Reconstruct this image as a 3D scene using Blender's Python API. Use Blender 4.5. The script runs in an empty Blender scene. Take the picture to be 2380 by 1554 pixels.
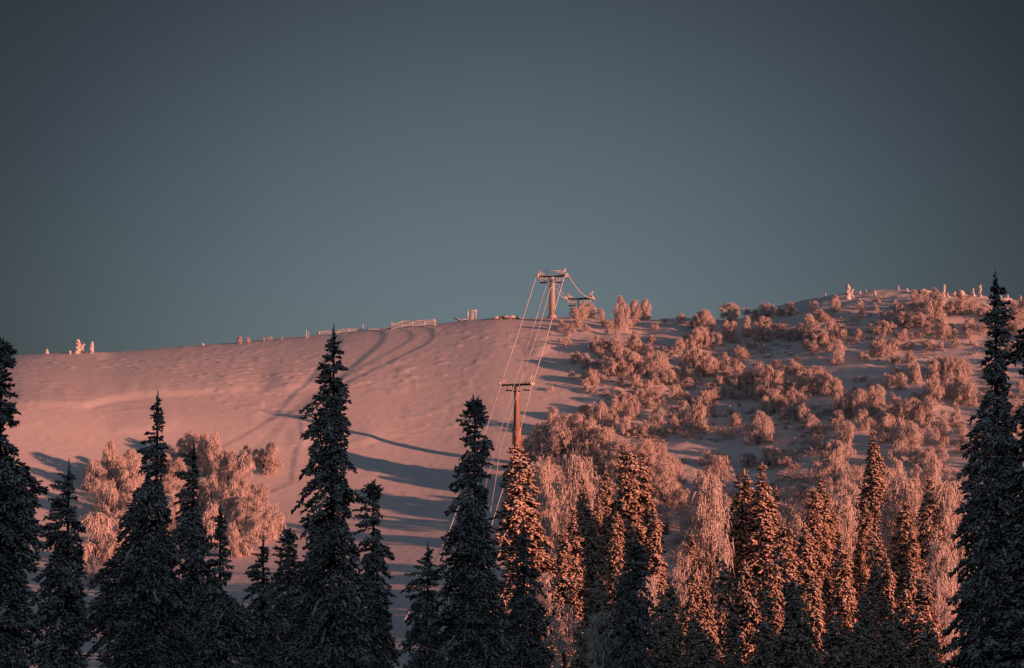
import bpy, math, random
import numpy as np
from mathutils import Vector, Matrix

# ------------------------------------------------------------------ scene basics
scene = bpy.context.scene
COL = scene.collection
RNG = np.random.default_rng(7)
F = 5368.0                       # focal length in pixels of a 2380 px wide picture
CX, CY, HOR = 1190.0, 777.0, 1350.0
P = math.atan((HOR - CY) / F)    # camera pitch
CP, SP = math.cos(P), math.sin(P)
K = 2380.0 / 2500.0

def at(px, py, d):
    """point at depth d (metres along +Y) seen at picture position px, py"""
    X = (px - CX) / F; U = (CY - py) / F
    wy = CP - U * SP; wz = SP + U * CP
    return np.array([X / wy * d, d, wz / wy * d])

def project(x, y, z):
    yc = y * CP + z * SP; up = -y * SP + z * CP
    yc = np.where(yc > .5, yc, .5)
    return CX + F * x / yc, CY - F * up / yc

# sun
SUN_EL = math.radians(4.6)
SUN_AZ = math.radians(29.0)      # to the right, this far behind the camera plane
SUN = np.array([math.cos(SUN_EL) * math.cos(SUN_AZ), -math.cos(SUN_EL) * math.sin(SUN_AZ), math.sin(SUN_EL)])

# ------------------------------------------------------------------ object helpers
def mesh_obj(name, V, faces, mat, parent=None, smooth=True, mat2=None, n2=0):
    """faces: list of (N,k) int arrays"""
    me = bpy.data.meshes.new(name)
    V = np.asarray(V, np.float32)
    me.vertices.add(len(V)); me.vertices.foreach_set('co', V.ravel())
    fl = [np.asarray(f, np.int32) for f in faces if len(f)]
    loops = np.concatenate([f.ravel() for f in fl])
    tot = np.concatenate([np.full(len(f), f.shape[1], np.int32) for f in fl])
    start = np.concatenate([[0], np.cumsum(tot)[:-1]]).astype(np.int32)
    me.loops.add(len(loops)); me.loops.foreach_set('vertex_index', loops)
    me.polygons.add(len(tot)); me.polygons.foreach_set('loop_start', start); me.polygons.foreach_set('loop_total', tot)
    if smooth: me.polygons.foreach_set('use_smooth', np.ones(len(tot), bool))
    me.update(calc_edges=True)
    me.materials.append(mat)
    if mat2 is not None:                # the last n2 faces are settled snow
        me.materials.append(mat2)
        me.polygons.foreach_set('material_index', (np.arange(len(tot)) >= len(tot) - n2).astype(np.int32))
    o = bpy.data.objects.new(name, me)
    COL.objects.link(o)
    if parent is not None: o.parent = parent
    return o

class MB:
    """collects shapes, builds ONE mesh"""
    def __init__(s): s.V = []; s.Fs = {}; s.n = 0
    def add(s, V, faces):
        V = np.asarray(V, float).reshape(-1, 3)
        for f in faces:
            f = np.asarray(f, int)
            if len(f): s.Fs.setdefault(f.shape[1], []).append(f + s.n)
        s.V.append(V); s.n += len(V)
    def tubes(s, P, R, sides=4, cap=True):
        s.add(*tubes(P, R, sides, cap)); return s
    def bar(s, a, b, r, r2=None, sides=6):
        r2 = r if r2 is None else r2
        s.add(*tubes(np.array([[a, b]], float), np.array([[r, r2]], float), sides, True)); return s
    def box(s, c, size, rz=0.0):
        c = np.asarray(c, float); h = np.asarray(size, float) / 2
        v = np.array([[x, y, z] for z in (-1, 1) for y in (-1, 1) for x in (-1, 1)], float) * h
        ca, sa = math.cos(rz), math.sin(rz)
        v = np.stack([v[:, 0] * ca - v[:, 1] * sa, v[:, 0] * sa + v[:, 1] * ca, v[:, 2]], 1) + c
        s.add(v, [[[0, 2, 3, 1], [4, 5, 7, 6], [0, 1, 5, 4], [2, 6, 7, 3], [0, 4, 6, 2], [1, 3, 7, 5]]]); return s
    def frustum(s, z0, z1, w0, d0, w1, d1, c=(0, 0)):
        v = []
        for z, w, d in ((z0, w0, d0), (z1, w1, d1)):
            for y in (-1, 1):
                for x in (-1, 1): v.append((c[0] + x * w / 2, c[1] + y * d / 2, z))
        s.add(v, [[[0, 2, 3, 1], [4, 5, 7, 6], [0, 1, 5, 4], [2, 6, 7, 3], [0, 4, 6, 2], [1, 3, 7, 5]]]); return s
    def build(s, name, mat, parent=None, smooth=True):
        return mesh_obj(name, np.concatenate(s.V), [np.concatenate(f) for f in s.Fs.values()], mat, parent, smooth)

def build_two(name, a, mat, b, mat2, parent):
    fa = [np.concatenate(f) for f in a.Fs.values()]; fb = [np.concatenate(f) + a.n for f in b.Fs.values()]
    return mesh_obj(name, np.concatenate(a.V + b.V), fa + fb, mat, parent, True, mat2, sum(len(f) for f in fb))

def tubes(Pt, R, sides=4, cap=False):
    """Pt (N,K,3) paths, R (N,K) radii"""
    Pt = np.asarray(Pt, float); R = np.asarray(R, float)
    N, Kk, _ = Pt.shape
    T = np.gradient(Pt, axis=1) if Kk > 1 else Pt
    T /= np.linalg.norm(T, axis=2, keepdims=True) + 1e-9
    ref = np.where(np.abs(T[:, :1, 2:3]) > .8, np.array([1., 0.13, 0]), np.array([0, 0, 1.]))
    ref = np.broadcast_to(ref, T.shape)
    B = np.cross(T, ref); B /= np.linalg.norm(B, axis=2, keepdims=True) + 1e-9
    C = np.cross(B, T)
    a = np.arange(sides) / sides * 2 * np.pi + .4
    V = Pt[:, :, None, :] + R[:, :, None, None] * (np.cos(a)[None, None, :, None] * B[:, :, None, :] + np.sin(a)[None, None, :, None] * C[:, :, None, :])
    idx = np.arange(N * Kk * sides).reshape(N, Kk, sides)
    i0 = idx[:, :-1]; i1 = idx[:, 1:]
    q = np.stack([i0, np.roll(i0, -1, 2), np.roll(i1, -1, 2), i1], -1).reshape(-1, 4)
    faces = [q]
    if cap:
        faces.append(idx[:, 0, ::-1].reshape(-1, sides)); faces.append(idx[:, -1].reshape(-1, sides))
    return V.reshape(-1, 3), faces

def ico(sub=1):
    t = (1 + 5 ** .5) / 2
    v = np.array([(-1, t, 0), (1, t, 0), (-1, -t, 0), (1, -t, 0), (0, -1, t), (0, 1, t), (0, -1, -t), (0, 1, -t), (t, 0, -1), (t, 0, 1), (-t, 0, -1), (-t, 0, 1)], float)
    v /= np.linalg.norm(v[0])
    f = [(0, 11, 5), (0, 5, 1), (0, 1, 7), (0, 7, 10), (0, 10, 11), (1, 5, 9), (5, 11, 4), (11, 10, 2), (10, 7, 6), (7, 1, 8), (3, 9, 4), (3, 4, 2), (3, 2, 6), (3, 6, 8), (3, 8, 9), (4, 9, 5), (2, 4, 11), (6, 2, 10), (8, 6, 7), (9, 8, 1)]
    for _ in range(sub):
        v = list(map(tuple, v)); cache = {}; nf = []
        def mid(a, b):
            k = (min(a, b), max(a, b))
            if k not in cache:
                m = (np.array(v[a]) + np.array(v[b])) / 2; m /= np.linalg.norm(m); cache[k] = len(v); v.append(tuple(m))
            return cache[k]
        for a, b, c in f:
            ab, bc, ca = mid(a, b), mid(b, c), mid(c, a)
            nf += [(a, ab, ca), (b, bc, ab), (c, ca, bc), (ab, bc, ca)]
        f = nf; v = np.array(v)
    return np.array(v), np.array(f, int)
ICO1 = ico(1); ICO2 = ico(2)

def blobs(mb, centres, sizes, rng, rough=.22, base=ICO1):
    """lumpy snow pads: centres (N,3), sizes (N,3)"""
    v, f = base
    N = len(centres)
    if N == 0: return
    n = 1 + rng.normal(0, rough, (N, len(v), 1))
    ang = rng.uniform(0, 6.28, N); ca, sa = np.cos(ang), np.sin(ang)
    W = v[None] * n
    W = W * np.asarray(sizes)[:, None, :]
    X = W[..., 0] * ca[:, None] - W[..., 1] * sa[:, None]; Y = W[..., 0] * sa[:, None] + W[..., 1] * ca[:, None]
    W = np.stack([X, Y, W[..., 2]], -1) + np.asarray(centres)[:, None, :]
    ff = (f[None] + (np.arange(N) * len(v))[:, None, None]).reshape(-1, 3)
    mb.add(W.reshape(-1, 3), [ff])

def tag(o, label=None, cat=None, group=None, kind=None):
    if label: o['label'] = label
    if cat: o['category'] = cat
    if group: o['group'] = group
    if kind: o['kind'] = kind
    return o

def thing(name, loc, label, cat, group=None, rz=0.0, scale=(1, 1, 1)):
    o = bpy.data.objects.new(name, None); COL.objects.link(o)
    o.empty_display_size = .3
    o.location = [float(c) for c in loc]; o.rotation_euler = (0, 0, rz); o.scale = scale
    return tag(o, label, cat, group)

# ------------------------------------------------------------------ noise
def vnoise(x, y, seed=0):
    x = np.asarray(x, float) + seed * 17.37; y = np.asarray(y, float) - seed * 9.71
    xi = np.floor(x).astype(np.int64); yi = np.floor(y).astype(np.int64)
    fx = x - xi; fy = y - yi
    fx = fx * fx * (3 - 2 * fx); fy = fy * fy * (3 - 2 * fy)
    def h(a, b):
        n = (a * 374761393 + b * 668265263 + seed * 974711) & 0x7fffffff
        n = ((n ^ (n >> 13)) * 1274126177) & 0x7fffffff
        return ((n ^ (n >> 16)) & 0xffff) / 32767.5 - 1
    return (h(xi, yi) * (1 - fx) + h(xi + 1, yi) * fx) * (1 - fy) + (h(xi, yi + 1) * (1 - fx) + h(xi + 1, yi + 1) * fx) * fy

def sstep(a, b, x):
    t = np.clip((x - a) / (b - a), 0, 1)
    return t * t * (3 - 2 * t)

# ------------------------------------------------------------------ materials
def new_mat(name):
    m = bpy.data.materials.new(name); m.use_nodes = True
    nt = m.node_tree; b = nt.nodes['Principled BSDF']
    return m, nt, b

def nd(nt, t, **kw):
    n = nt.nodes.new(t)
    for k, v in kw.items():
        if k in ('blend_type', 'operation', 'data_type', 'interpolation_type', 'noise_dimensions'): setattr(n, k, v)
        else: n.inputs[k].default_value = v
    return n

def noise(nt, scale, detail=4.0, rough=.6, coord='Object'):
    tc = nt.nodes.new('ShaderNodeTexCoord')
    n = nt.nodes.new('ShaderNodeTexNoise'); n.inputs['Scale'].default_value = scale
    n.inputs['Detail'].default_value = detail; n.inputs['Roughness'].default_value = rough
    nt.links.new(tc.outputs[coord], n.inputs['Vector'])
    return n

def ramp(nt, sock, a, b):
    r = nt.nodes.new('ShaderNodeMapRange'); r.interpolation_type = 'SMOOTHSTEP'
    r.inputs['From Min'].default_value = a; r.inputs['From Max'].default_value = b
    nt.links.new(sock, r.inputs['Value']); return r.outputs['Result']

def mixc(nt, fac, a, b):
    m = nt.nodes.new('ShaderNodeMix'); m.data_type = 'RGBA'
    nt.links.new(fac, m.inputs['Factor'])
    for s, c in ((m.inputs['A'], a), (m.inputs['B'], b)):
        if isinstance(c, tuple): s.default_value = (*c, 1)
        else: nt.links.new(c, s)
    return m.outputs['Result']

def snow_ground_mat():
    m, nt, b = new_mat('wind_packed_snow')
    n1 = noise(nt, .35, 5, .6); n2 = noise(nt, 2.2, 5, .65)
    col = mixc(nt, ramp(nt, n1.outputs['Fac'], .3, .7), (.79, .79, .80), (.84, .84, .845))
    nt.links.new(col, b.inputs['Base Color'])
    b.inputs['Roughness'].default_value = .75; b.inputs['Specular IOR Level'].default_value = .2
    bp = nt.nodes.new('ShaderNodeBump'); bp.inputs['Strength'].default_value = .28; bp.inputs['Distance'].default_value = .10
    nt.links.new(n2.outputs['Fac'], bp.inputs['Height']); nt.links.new(bp.outputs['Normal'], b.inputs['Normal'])
    return m

def snow_on_top_mat(name, dark, white, lo, hi, namp=.5, nscale=1.2, fine=9.0):
    """snow or frost lying on upward faces of a darker thing"""
    m, nt, b = new_mat(name)
    g = nt.nodes.new('ShaderNodeNewGeometry')
    sx = nt.nodes.new('ShaderNodeSeparateXYZ'); nt.links.new(g.outputs['Normal'], sx.inputs[0])
    n = noise(nt, nscale, 3, .6); n2 = noise(nt, fine, 2, .6)
    def math_(op, a, c):
        k = nt.nodes.new('ShaderNodeMath'); k.operation = op
        for i, v in enumerate((a, c)):
            if isinstance(v, (int, float)): k.inputs[i].default_value = v
            else: nt.links.new(v, k.inputs[i])
        return k.outputs[0]
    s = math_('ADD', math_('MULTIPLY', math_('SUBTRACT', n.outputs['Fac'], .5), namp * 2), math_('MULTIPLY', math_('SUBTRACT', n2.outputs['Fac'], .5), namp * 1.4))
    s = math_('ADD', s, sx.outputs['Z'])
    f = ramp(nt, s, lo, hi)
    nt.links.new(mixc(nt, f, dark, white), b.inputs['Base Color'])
    b.inputs['Roughness'].default_value = .8; b.inputs['Specular IOR Level'].default_value = .15
    return m

M = {}
M['snow'] = snow_ground_mat()
M['pad'] = snow_on_top_mat('settled_snow', (.06, .06, .055), (.76, .75, .74), -.35, .5, .5, 2.0)
M['needles'] = snow_on_top_mat('snowy_needles', (.030, .030, .028), (.80, .80, .78), -.42, 1.0, .85, 1.5)
M['needles_heavy'] = snow_on_top_mat('snowed_needles', (.020, .020, .015), (.60, .59, .58), -.3, 1.0, .6, .8, 4.0)
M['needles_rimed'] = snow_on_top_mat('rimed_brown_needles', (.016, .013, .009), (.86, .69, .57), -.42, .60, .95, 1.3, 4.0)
M['frost'] = snow_on_top_mat('hoar_frost', (.30, .235, .21), (.85, .81, .79), -1.15, .2, .45, 1.0, 6.0)
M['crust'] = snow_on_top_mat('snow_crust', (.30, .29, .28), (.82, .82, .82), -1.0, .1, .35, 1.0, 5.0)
M['bark'] = snow_on_top_mat('dark_bark', (.035, .027, .022), (.6, .6, .6), .45, .95, .4, 1.2)
M['birch_bark'] = snow_on_top_mat('frosty_bark', (.10, .08, .07), (.72, .71, .70), -.1, .7, .5, 2.0)
M['steel'] = snow_on_top_mat('rimed_steel', (.62, .48, .41), (.80, .77, .75), -.2, 1.0, .55, .8, 3.0)
M['rust'] = snow_on_top_mat('rusty_mast_paint', (.46, .22, .13), (.74, .66, .62), .15, 1.2, .5, .8, 3.0)
M['dark_steel'] = snow_on_top_mat('dark_steel', (.035, .035, .038), (.75, .75, .75), .3, .9, .5, 1.2)
M['rime'] = snow_on_top_mat('thick_rime', (.62, .60, .58), (.82, .82, .82), -.8, .3, .3, 1.5)
M['rock'] = snow_on_top_mat('snowy_rock', (.12, .11, .10), (.8, .8, .8), -.6, .25, .7, 1.0, 3.0)

# ------------------------------------------------------------------ terrain (one polar sheet around the camera, out to the horizon)
RID_X = np.array([-400, 0, 50, 150, 262, 480, 700, 850, 1000, 1150, 1280, 1400, 1500, 1600, 1690, 1750, 1800, 1870, 1950, 2050, 2150, 2250, 2380, 2800])
RID_Y = np.array([850, 834, 829, 824, 821, 802, 783, 769, 757, 741, 740, 736, 740, 746, 744, 731, 717, 697, 681, 676, 680, 689, 700, 740])
RD_X = np.array([-400, 300, 1280, 1500, 1800, 2100, 2400, 2800]); RD_D = np.array([432, 428, 420, 420, 419, 416, 411, 405])
def smooth_line(X, Y, sig):
    q = np.arange(-600, 3000, 4.0); v = np.interp(q, X, Y); k = np.exp(-.5 * (np.arange(-60, 61) * 4 / sig) ** 2); k /= k.sum()
    return q, np.convolve(np.pad(v, 60, mode='edge'), k, 'valid')
RID_X, RID_Y = smooth_line(RID_X, RID_Y, 16.0); RD_X, RD_D = smooth_line(RD_X, RD_D, 75.0)
GT = np.array([0, .208, .375, .5, .625, .758, .88, .95, 1.0, 1.06, 1.3])
GV = np.array([0, .125, .225, .32, .455, .685, .855, .935, 1.0, .985, .80])
GT[3:8] = (.485, .590, .695, .762, .865)
GT_MID = np.array([0, .208, .375, .5, .625, .758, .88, .95, 1.0, 1.06, 1.3]); GV_MID = np.array([0, .135, .244, .35, .478, .652, .858, .955, 1.0, .985, .80])
gt = np.linspace(-.2, 1.3, 601)
ker = np.exp(-.5 * (np.arange(-20, 21) / 7.0) ** 2); ker /= ker.sum()
def profile(X, Y):
    g = np.interp(gt, X, Y); g[gt < 0] = gt[gt < 0] * .6
    g = np.convolve(np.pad(g, 20, mode='reflect', reflect_type='odd'), ker, 'valid')
    return g / g[np.argmin(abs(gt - 1))]
gv_left = profile(GT, GV); gv_mid = profile(GT_MID, GV_MID)
R0 = 180.0

def base_z(th, r):
    """rolling ground: the camera's knoll, the dip before the fell, the fell itself"""
    x = r * np.sin(th); y = r * np.cos(th)
    px = CX + F * .994 * np.tan(np.clip(th, -.27, .27))
    near = -1.9 - 6.6 * sstep(4, 75, r)
    ry = np.interp(px, RID_X, RID_Y); D = np.interp(px, RD_X, RD_D)
    X = (px - CX) / F; U = (CY - ry) / F
    vr = (SP + U * CP) / (CP - U * SP); v0 = -8.5 / R0
    t = (r - R0) / (D - R0)
    lf = 1 - sstep(-150, 1150, px)
    v = v0 + (vr - v0) * (np.interp(t, gt, gv_left) * lf + np.interp(t, gt, gv_mid) * (1 - lf))
    zr = vr * D * np.cos(np.clip(th, -.27, .27))
    zf = v * r * np.cos(np.clip(th, -.27, .27))
    over = sstep(1.0, 1.10, t)
    zf = zf * (1 - over) + (zr - 1.5 - .05 * (r - D)) * over
    zf = np.maximum(zf, np.where(r > D * 1.2, -30.0, -99))
    wf = 1 - sstep(.45, 1.1, np.abs(th))
    far = np.where(r < R0, near, near + 0)
    z = np.where(r < R0, near, zf * wf + far * (1 - wf))
    # wooded knoll to the right of the camera, out of the frame; the near trees stand in its shade
    s = x * math.cos(SUN_AZ) - y * math.sin(SUN_AZ); p = x * math.sin(SUN_AZ) + y * math.cos(SUN_AZ)
    kn = sstep(5, 75, s) * (1 - sstep(84, 132, p)) * sstep(-160, -60, p) * (1 - sstep(150, 420, s))
    z = z + 33.0 * kn
    return z

def polyline_d(px, py, pts, sx=1.0, sy=1.0, want_qx=False):
    """distance of picture points to a polyline, plus the parameter along it and the signed side"""
    best = np.full(px.shape, 1e9); par = np.zeros(px.shape); side = np.zeros(px.shape); bqx = np.zeros(px.shape)
    pts = np.asarray(pts, float); n = len(pts) - 1
    for i in range(n):
        a, b = pts[i], pts[i + 1]
        d = b - a; L2 = (d ** 2).sum()
        t = np.clip(((px - a[0]) * d[0] + (py - a[1]) * d[1]) / L2, 0, 1)
        qx = px - a[0] - t * d[0]; qy = py - a[1] - t * d[1]
        dd = np.hypot(qx * sx, qy * sy); k = dd < best
        best = np.where(k, dd, best); par = np.where(k, (i + t) / n, par)
        side = np.where(k, d[0] * qy - d[1] * qx, side); bqx = np.where(k, qx, bqx)
    return (best, par, np.sign(side), bqx) if want_qx else (best, par, np.sign(side))

def Z2(x, y): return ((600 + x * .2896) * K, (700 + y * .2896) * K)
def Z1(x, y): return ((x * .2896) * K, (740 + y * .2896) * K)
def Z3(x, y): return ((1100 + x / 3.453) * K, (620 + y / 3.453) * K)

# wind lips: (points, height m, fade above px)
LIPS = [
    ([Z1(*p) for p in ((-50, 830), (200, 835), (500, 850), (700, 855), (900, 803), (1200, 757), (1500, 746), (1800, 722), (2020, 716), (2250, 700))], .45, 45),
    ([Z2(*p) for p in ((110, 880), (200, 866), (300, 850), (430, 838), (560, 815), (700, 800))], .42, 40),
    ([Z3(*p) for p in ((640, 905), (700, 865), (780, 812), (860, 790), (950, 772))], .38, 40),
    ([Z1(*p) for p in ((60, 500), (200, 477), (430, 459), (650, 452), (800, 447), (890, 434), (970, 412))], .3, 14),
    ([Z1(*p) for p in ((880, 1085), (1000, 1070), (1250, 1052), (1450, 1040), (1560, 1035))], .25, 40),
    ([Z2(*p) for p in ((330, 1330), (450, 1320), (560, 1300))], .25, 30),
    ([Z2(*p) for p in ((850, 1330), (1000, 1300), (1120, 1265), (1300, 1240))], .25, 40),
]

dense = np.linspace(-.256, .256, 1150)
left_c = np.concatenate([np.linspace(-math.pi, -.6, 50), np.linspace(-.57, -.262, 45)])
TH = np.concatenate([left_c, dense, -left_c[::-1]])
RR = np.concatenate([[.02], np.arange(3, 60, 3.0), np.arange(60, 180, 2.0), np.arange(180, 260, .8), np.arange(260, 460, .36), np.arange(460, 600, .8), np.arange(600, 800, 6), np.geomspace(820, 9000, 40)])
TT, RG = np.meshgrid(TH, RR)
ZG = base_z(TT, RG)
XG = RG * np.sin(TT); YG = RG * np.cos(TT)
infront = (np.abs(TT) < .27) & (RG > 120)
PX, PY = project(XG, np.where(YG > 1, YG, 1), ZG)
rocky = infront & (RG < 620)
wood = sstep(1290, 1400, PX + np.clip(PY - 900, 0, 400) * .35) * infront     # the birch covered side of the fell
DZ = .26 * vnoise(XG / 34, YG / 34, 1) * sstep(80, 200, RG) + .05 * vnoise(XG / 9, YG / 14, 2) * sstep(40, 120, RG)
DZ += wood * (.50 * vnoise(XG / 11, YG / 11, 3) + .33 * vnoise(XG / 4.2, YG / 4.6, 4) + .10 * vnoise(XG / 1.7, YG / 1.9, 5))
t_r = np.interp(PX, RD_X, RD_D)
crest = np.exp(-((RG - t_r * .93) / 30.0) ** 2) * (1 - wood) * infront
sast = np.maximum(0, vnoise(XG / 2.3 + 8, YG / 1.3, 6) + .55 * vnoise(XG / 1.1, YG / .9, 7) - .05)
patch = sstep(-.15, .5, vnoise(XG / 13, YG / 11, 8) + .35 * crest)
DZ += (1 - wood) * infront * sast * (.008 + .13 * crest) * patch * sstep(300, 345, RG)
DZ += (1 - wood) * infront * .02 * vnoise(XG / .9, YG / .9, 9)
for pts, h, fade in LIPS:
    a = np.asarray(pts); k = infront & (PX > a[:, 0].min() - 40) & (PX < a[:, 0].max() + 40) & (PY > a[:, 1].min() - 2.4 * fade) & (PY < a[:, 1].max() + 60)
    k &= RG < t_r + 1
    d, par, sd = polyline_d(PX[k], PY[k], pts)
    sd = d * sd                                     # >0 below the lip
    ln = np.hypot(np.diff(a[:, 0]), np.diff(a[:, 1])).sum(); q = min(.5, 110 / ln)
    e = np.minimum(sstep(0, q, par), 1 - sstep(1 - q, 1.0, par)) * (.9 + .1 * vnoise(PX[k] / 25, PY[k] / 40, 11))
    up = np.exp(-(np.clip(-sd, 0, None) / fade) ** 2) * (sd <= 0) + (1 - sstep(0, 16, sd)) * (sd > 0)
    DZ[k] += h * e * up
ZG = ZG + DZ
nr, nc = ZG.shape
def ground_z(x, y):
    th = np.arctan2(x, y); r = np.hypot(x, y)
    c = np.interp(th, TH, np.arange(nc)); q = np.interp(r, RR, np.arange(nr))
    c0 = np.clip(np.floor(c).astype(int), 0, nc - 2); q0 = np.clip(np.floor(q).astype(int), 0, nr - 2)
    fc = c - c0; fq = q - q0
    return (ZG[q0, c0] * (1 - fc) + ZG[q0, c0 + 1] * fc) * (1 - fq) + (ZG[q0 + 1, c0] * (1 - fc) + ZG[q0 + 1, c0 + 1] * fc) * fq
RS = np.arange(120, 600, .5)
def on_ground(px, py):
    """first ground point seen at picture position px, py (or the crest under it)"""
    th = math.atan((px - CX) / F / .996)
    x = RS * math.sin(th); y = RS * math.cos(th); z = ground_z(x, y)
    qx, qy = project(x, y, z)
    hit = np.nonzero(qy <= py)[0]
    i = hit[0] if len(hit) else int(np.argmin(qy))
    xx = (px - CX) / F * (y[i] * CP + z[i] * SP)
    return np.array([xx, y[i], float(ground_z(xx, y[i]))])
idx = np.arange(nr * nc).reshape(nr, nc)
quads = np.stack([idx[:-1, :-1], idx[:-1, 1:], idx[1:, 1:], idx[1:, :-1]], -1).reshape(-1, 4)[:, ::-1]
terr = mesh_obj('ground', np.stack([XG, YG, ZG], -1).reshape(-1, 3), [quads], M['snow'])
tag(terr, kind='structure')

# ------------------------------------------------------------------ spruces
def spruce_mesh(rng, hs, rl, rr, H, spacing=.18, per=7.0, tw_len=.125, tw_r=.035, dens=1.2, droop=.8, pads=.03, sides=3, lean=0.0, kk=3, ragged=.34, spike=True, bough=.30):
    """hs: heights (ascending), rl / rr: crown reach on -X / +X at those heights. Gives trunk MB, crown MB, snow MB."""
    z_hi = hs[-1]; z_lo = max(hs[0], .6)
    zs = np.arange(z_lo, z_hi - (.25 if spike else .04), spacing if spike else spacing * .9)
    B = []
    for z in zs:
        Rm = (np.interp(z, hs, rl) + np.interp(z, hs, rr)) / 2
        n = max(3, int(round(per * (0.55 + .45 * min(Rm, 1.6)) * rng.uniform(.7, 1.3))))
        for k in range(n): B.append((z + rng.uniform(-.5, .5) * spacing, rng.uniform(0, 2 * math.pi)))
    B = np.array(B); z = B[:, 0]; ph = B[:, 1]; nb = len(B)
    l = np.interp(z, hs, rl); r = np.interp(z, hs, rr)
    c = np.cos(ph); w = (1 + c) / 2; w = w * w * (3 - 2 * w)
    R = (l * (1 - w) + r * w) * (1 - ragged * rng.uniform(0, 1, nb) ** 1.6)
    R = np.maximum(R * 1.05, .05)
    tip = np.clip((z_hi - z) / 3.0, 0, 1)                      # 0 near the leader
    dr = (droop * rng.uniform(.6, 1.25, nb)) * tip + .12
    up = .55 * (1 - tip) + .12 * rng.uniform(0, 1, nb)
    d = np.stack([c, np.sin(ph), np.zeros(nb)], 1)
    side = np.stack([-np.sin(ph), c, np.zeros(nb)], 1)
    side_bend = rng.normal(0, .12, nb)
    z0 = z + (dr - up) * R * .8
    def path(i, t):
        t_ = t[:, None]
        p = d[i] * (R[i][:, None] * t_) + side[i] * (side_bend[i] * R[i] * t ** 2)[:, None]
        p[:, 2] = z0[i] + R[i] * (up[i] * t - dr[i] * t ** 1.7 + .10 * tip[i] * t ** 5)
        p[:, 0] += lean * (p[:, 2])
        return p
    # limbs go with the trunk
    tr = MB()
    hz = np.linspace(-.3, z_hi - (0 if spike else .3), 14); tp = np.stack([lean * hz, 0 * hz, hz], 1)
    tr.tubes(tp[None], (.02 + .011 * (z_hi - hz) * (H / max(H, 8)))[None], 7)
    tt = np.array([0, .35, .7, .97]); LP = np.stack([path(np.arange(nb), np.full(nb, q)) for q in tt], 1)
    tr.tubes(LP, np.stack([.012 + .012 * R, .010 + .008 * R, .010 + .003 * R, .006 + 0 * R], 1), 3, False)
    # twigs
    nt_ = np.maximum(3, (dens * (6 + R * 42))).astype(int)
    I = np.repeat(np.arange(nb), nt_); n = len(I)
    t = .10 + .92 * rng.uniform(0, 1, n) ** .75
    p = path(I, t)
    sg = rng.choice([-1.0, 1.0], n)
    wid = (.04 + .38 * R[I] * np.clip(1.05 - t, 0, 1) ** .8 * np.clip(t * 3, 0, 1))
    off = rng.uniform(0, 1, n) ** .8 * wid
    p = p + side[I] * (sg * off)[:, None] + d[I] * (off * .45)[:, None]
    p[:, 2] -= off * rng.uniform(.1, .9, n) * (.4 + .6 * tip[I])
    a = np.radians(rng.uniform(0, 85, n)) * np.where(t > .95, .4, 1)
    hang = rng.normal(.35, .55, n) * (.3 + .7 * tip[I]) - .3 * (1 - tip[I])
    dirv = d[I] * np.cos(a)[:, None] + side[I] * (sg * np.sin(a))[:, None]
    dirv[:, 2] -= hang
    dirv += rng.normal(0, .42, (n, 3)); dirv /= np.linalg.norm(dirv, axis=1, keepdims=True)
    L = tw_len * rng.uniform(.55, 1.35, n) * (.55 + .45 * tip[I]); Rt = tw_r * rng.uniform(.65, 1.35, n) * (.75 + .25 * tip[I])
    if kk == 4:
        ts = np.array([0, .3, .72, 1.0]); rs = np.array([.35, 1, .85, .18])
    else:
        ts = np.array([0, .55, 1.0]); rs = np.array([.5, 1, .2])
    PP = p[:, None, :] + dirv[:, None, :] * (L[:, None] * ts)[:, :, None]
    PP[:, :, 2] -= (L[:, None] * ts ** 2 * .18)
    cr = MB(); cr.tubes(PP, Rt[:, None] * rs[None], sides, False)
    # leader
    nl = int(26 * dens + 10) if spike else 4; lz = z_hi - rng.uniform(0, 1, nl) ** .8 * .9
    la = rng.uniform(0, 6.28, nl); ld = np.stack([np.cos(la) * .55, np.sin(la) * .55, np.full(nl, .8)], 1)
    lp = np.stack([lean * lz, 0 * lz, lz - .1], 1)
    LPP = lp[:, None, :] + ld[:, None, :] * ((.10 + .22 * (z_hi - lz)[:, None]) * ts)[:, :, None]
    cr.tubes(LPP, (tw_r * .8 * np.ones(nl))[:, None] * rs[None], sides, False)
    if not spike:                    # broken top: a bushy tuft
        nl = 170; c0 = np.array([lean * z_hi, 0, z_hi - .22]) + rng.normal(0, .10, (nl, 3))
        td = rng.normal(0, 1, (nl, 3)) + [0, 0, .25]; td /= np.linalg.norm(td, axis=1, keepdims=True)
        cr.tubes(c0[:, None, :] + td[:, None, :] * (rng.uniform(.12, .28, nl)[:, None] * ts)[:, :, None], (tw_r * np.ones(nl))[:, None] * rs[None], sides, False)
    if spike: cr.tubes(np.array([[[lean * (z_hi - .6), 0, z_hi - .6], [lean * z_hi, 0, z_hi - .2], [lean * z_hi, 0, z_hi + .12]]]), np.array([[.04, .035, .012]]) * (tw_r / .036) ** .5, 5)
    # snow pads on the boughs
    sn = MB()
    m_ = int(nb * pads)
    if m_:
        J = rng.choice(nb, m_, replace=False); J = J[R[J] > .25]
        if len(J):
            q = path(J, rng.uniform(.45, .95, len(J))); q[:, 2] += .02
            sz = np.stack([rng.uniform(.6, 1.3, len(J)), rng.uniform(.5, 1.0, len(J)), rng.uniform(.3, .6, len(J))], 1) * (.10 + .07 * np.minimum(R[J], 1.4))[:, None] * (tw_r / .036) ** .5
            blobs(sn, q, sz, rng, .16)
    # settled snow running along the tops of some boughs
    J = np.nonzero((rng.uniform(0, 1, nb) < bough) & (R > .3))[0]
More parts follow.
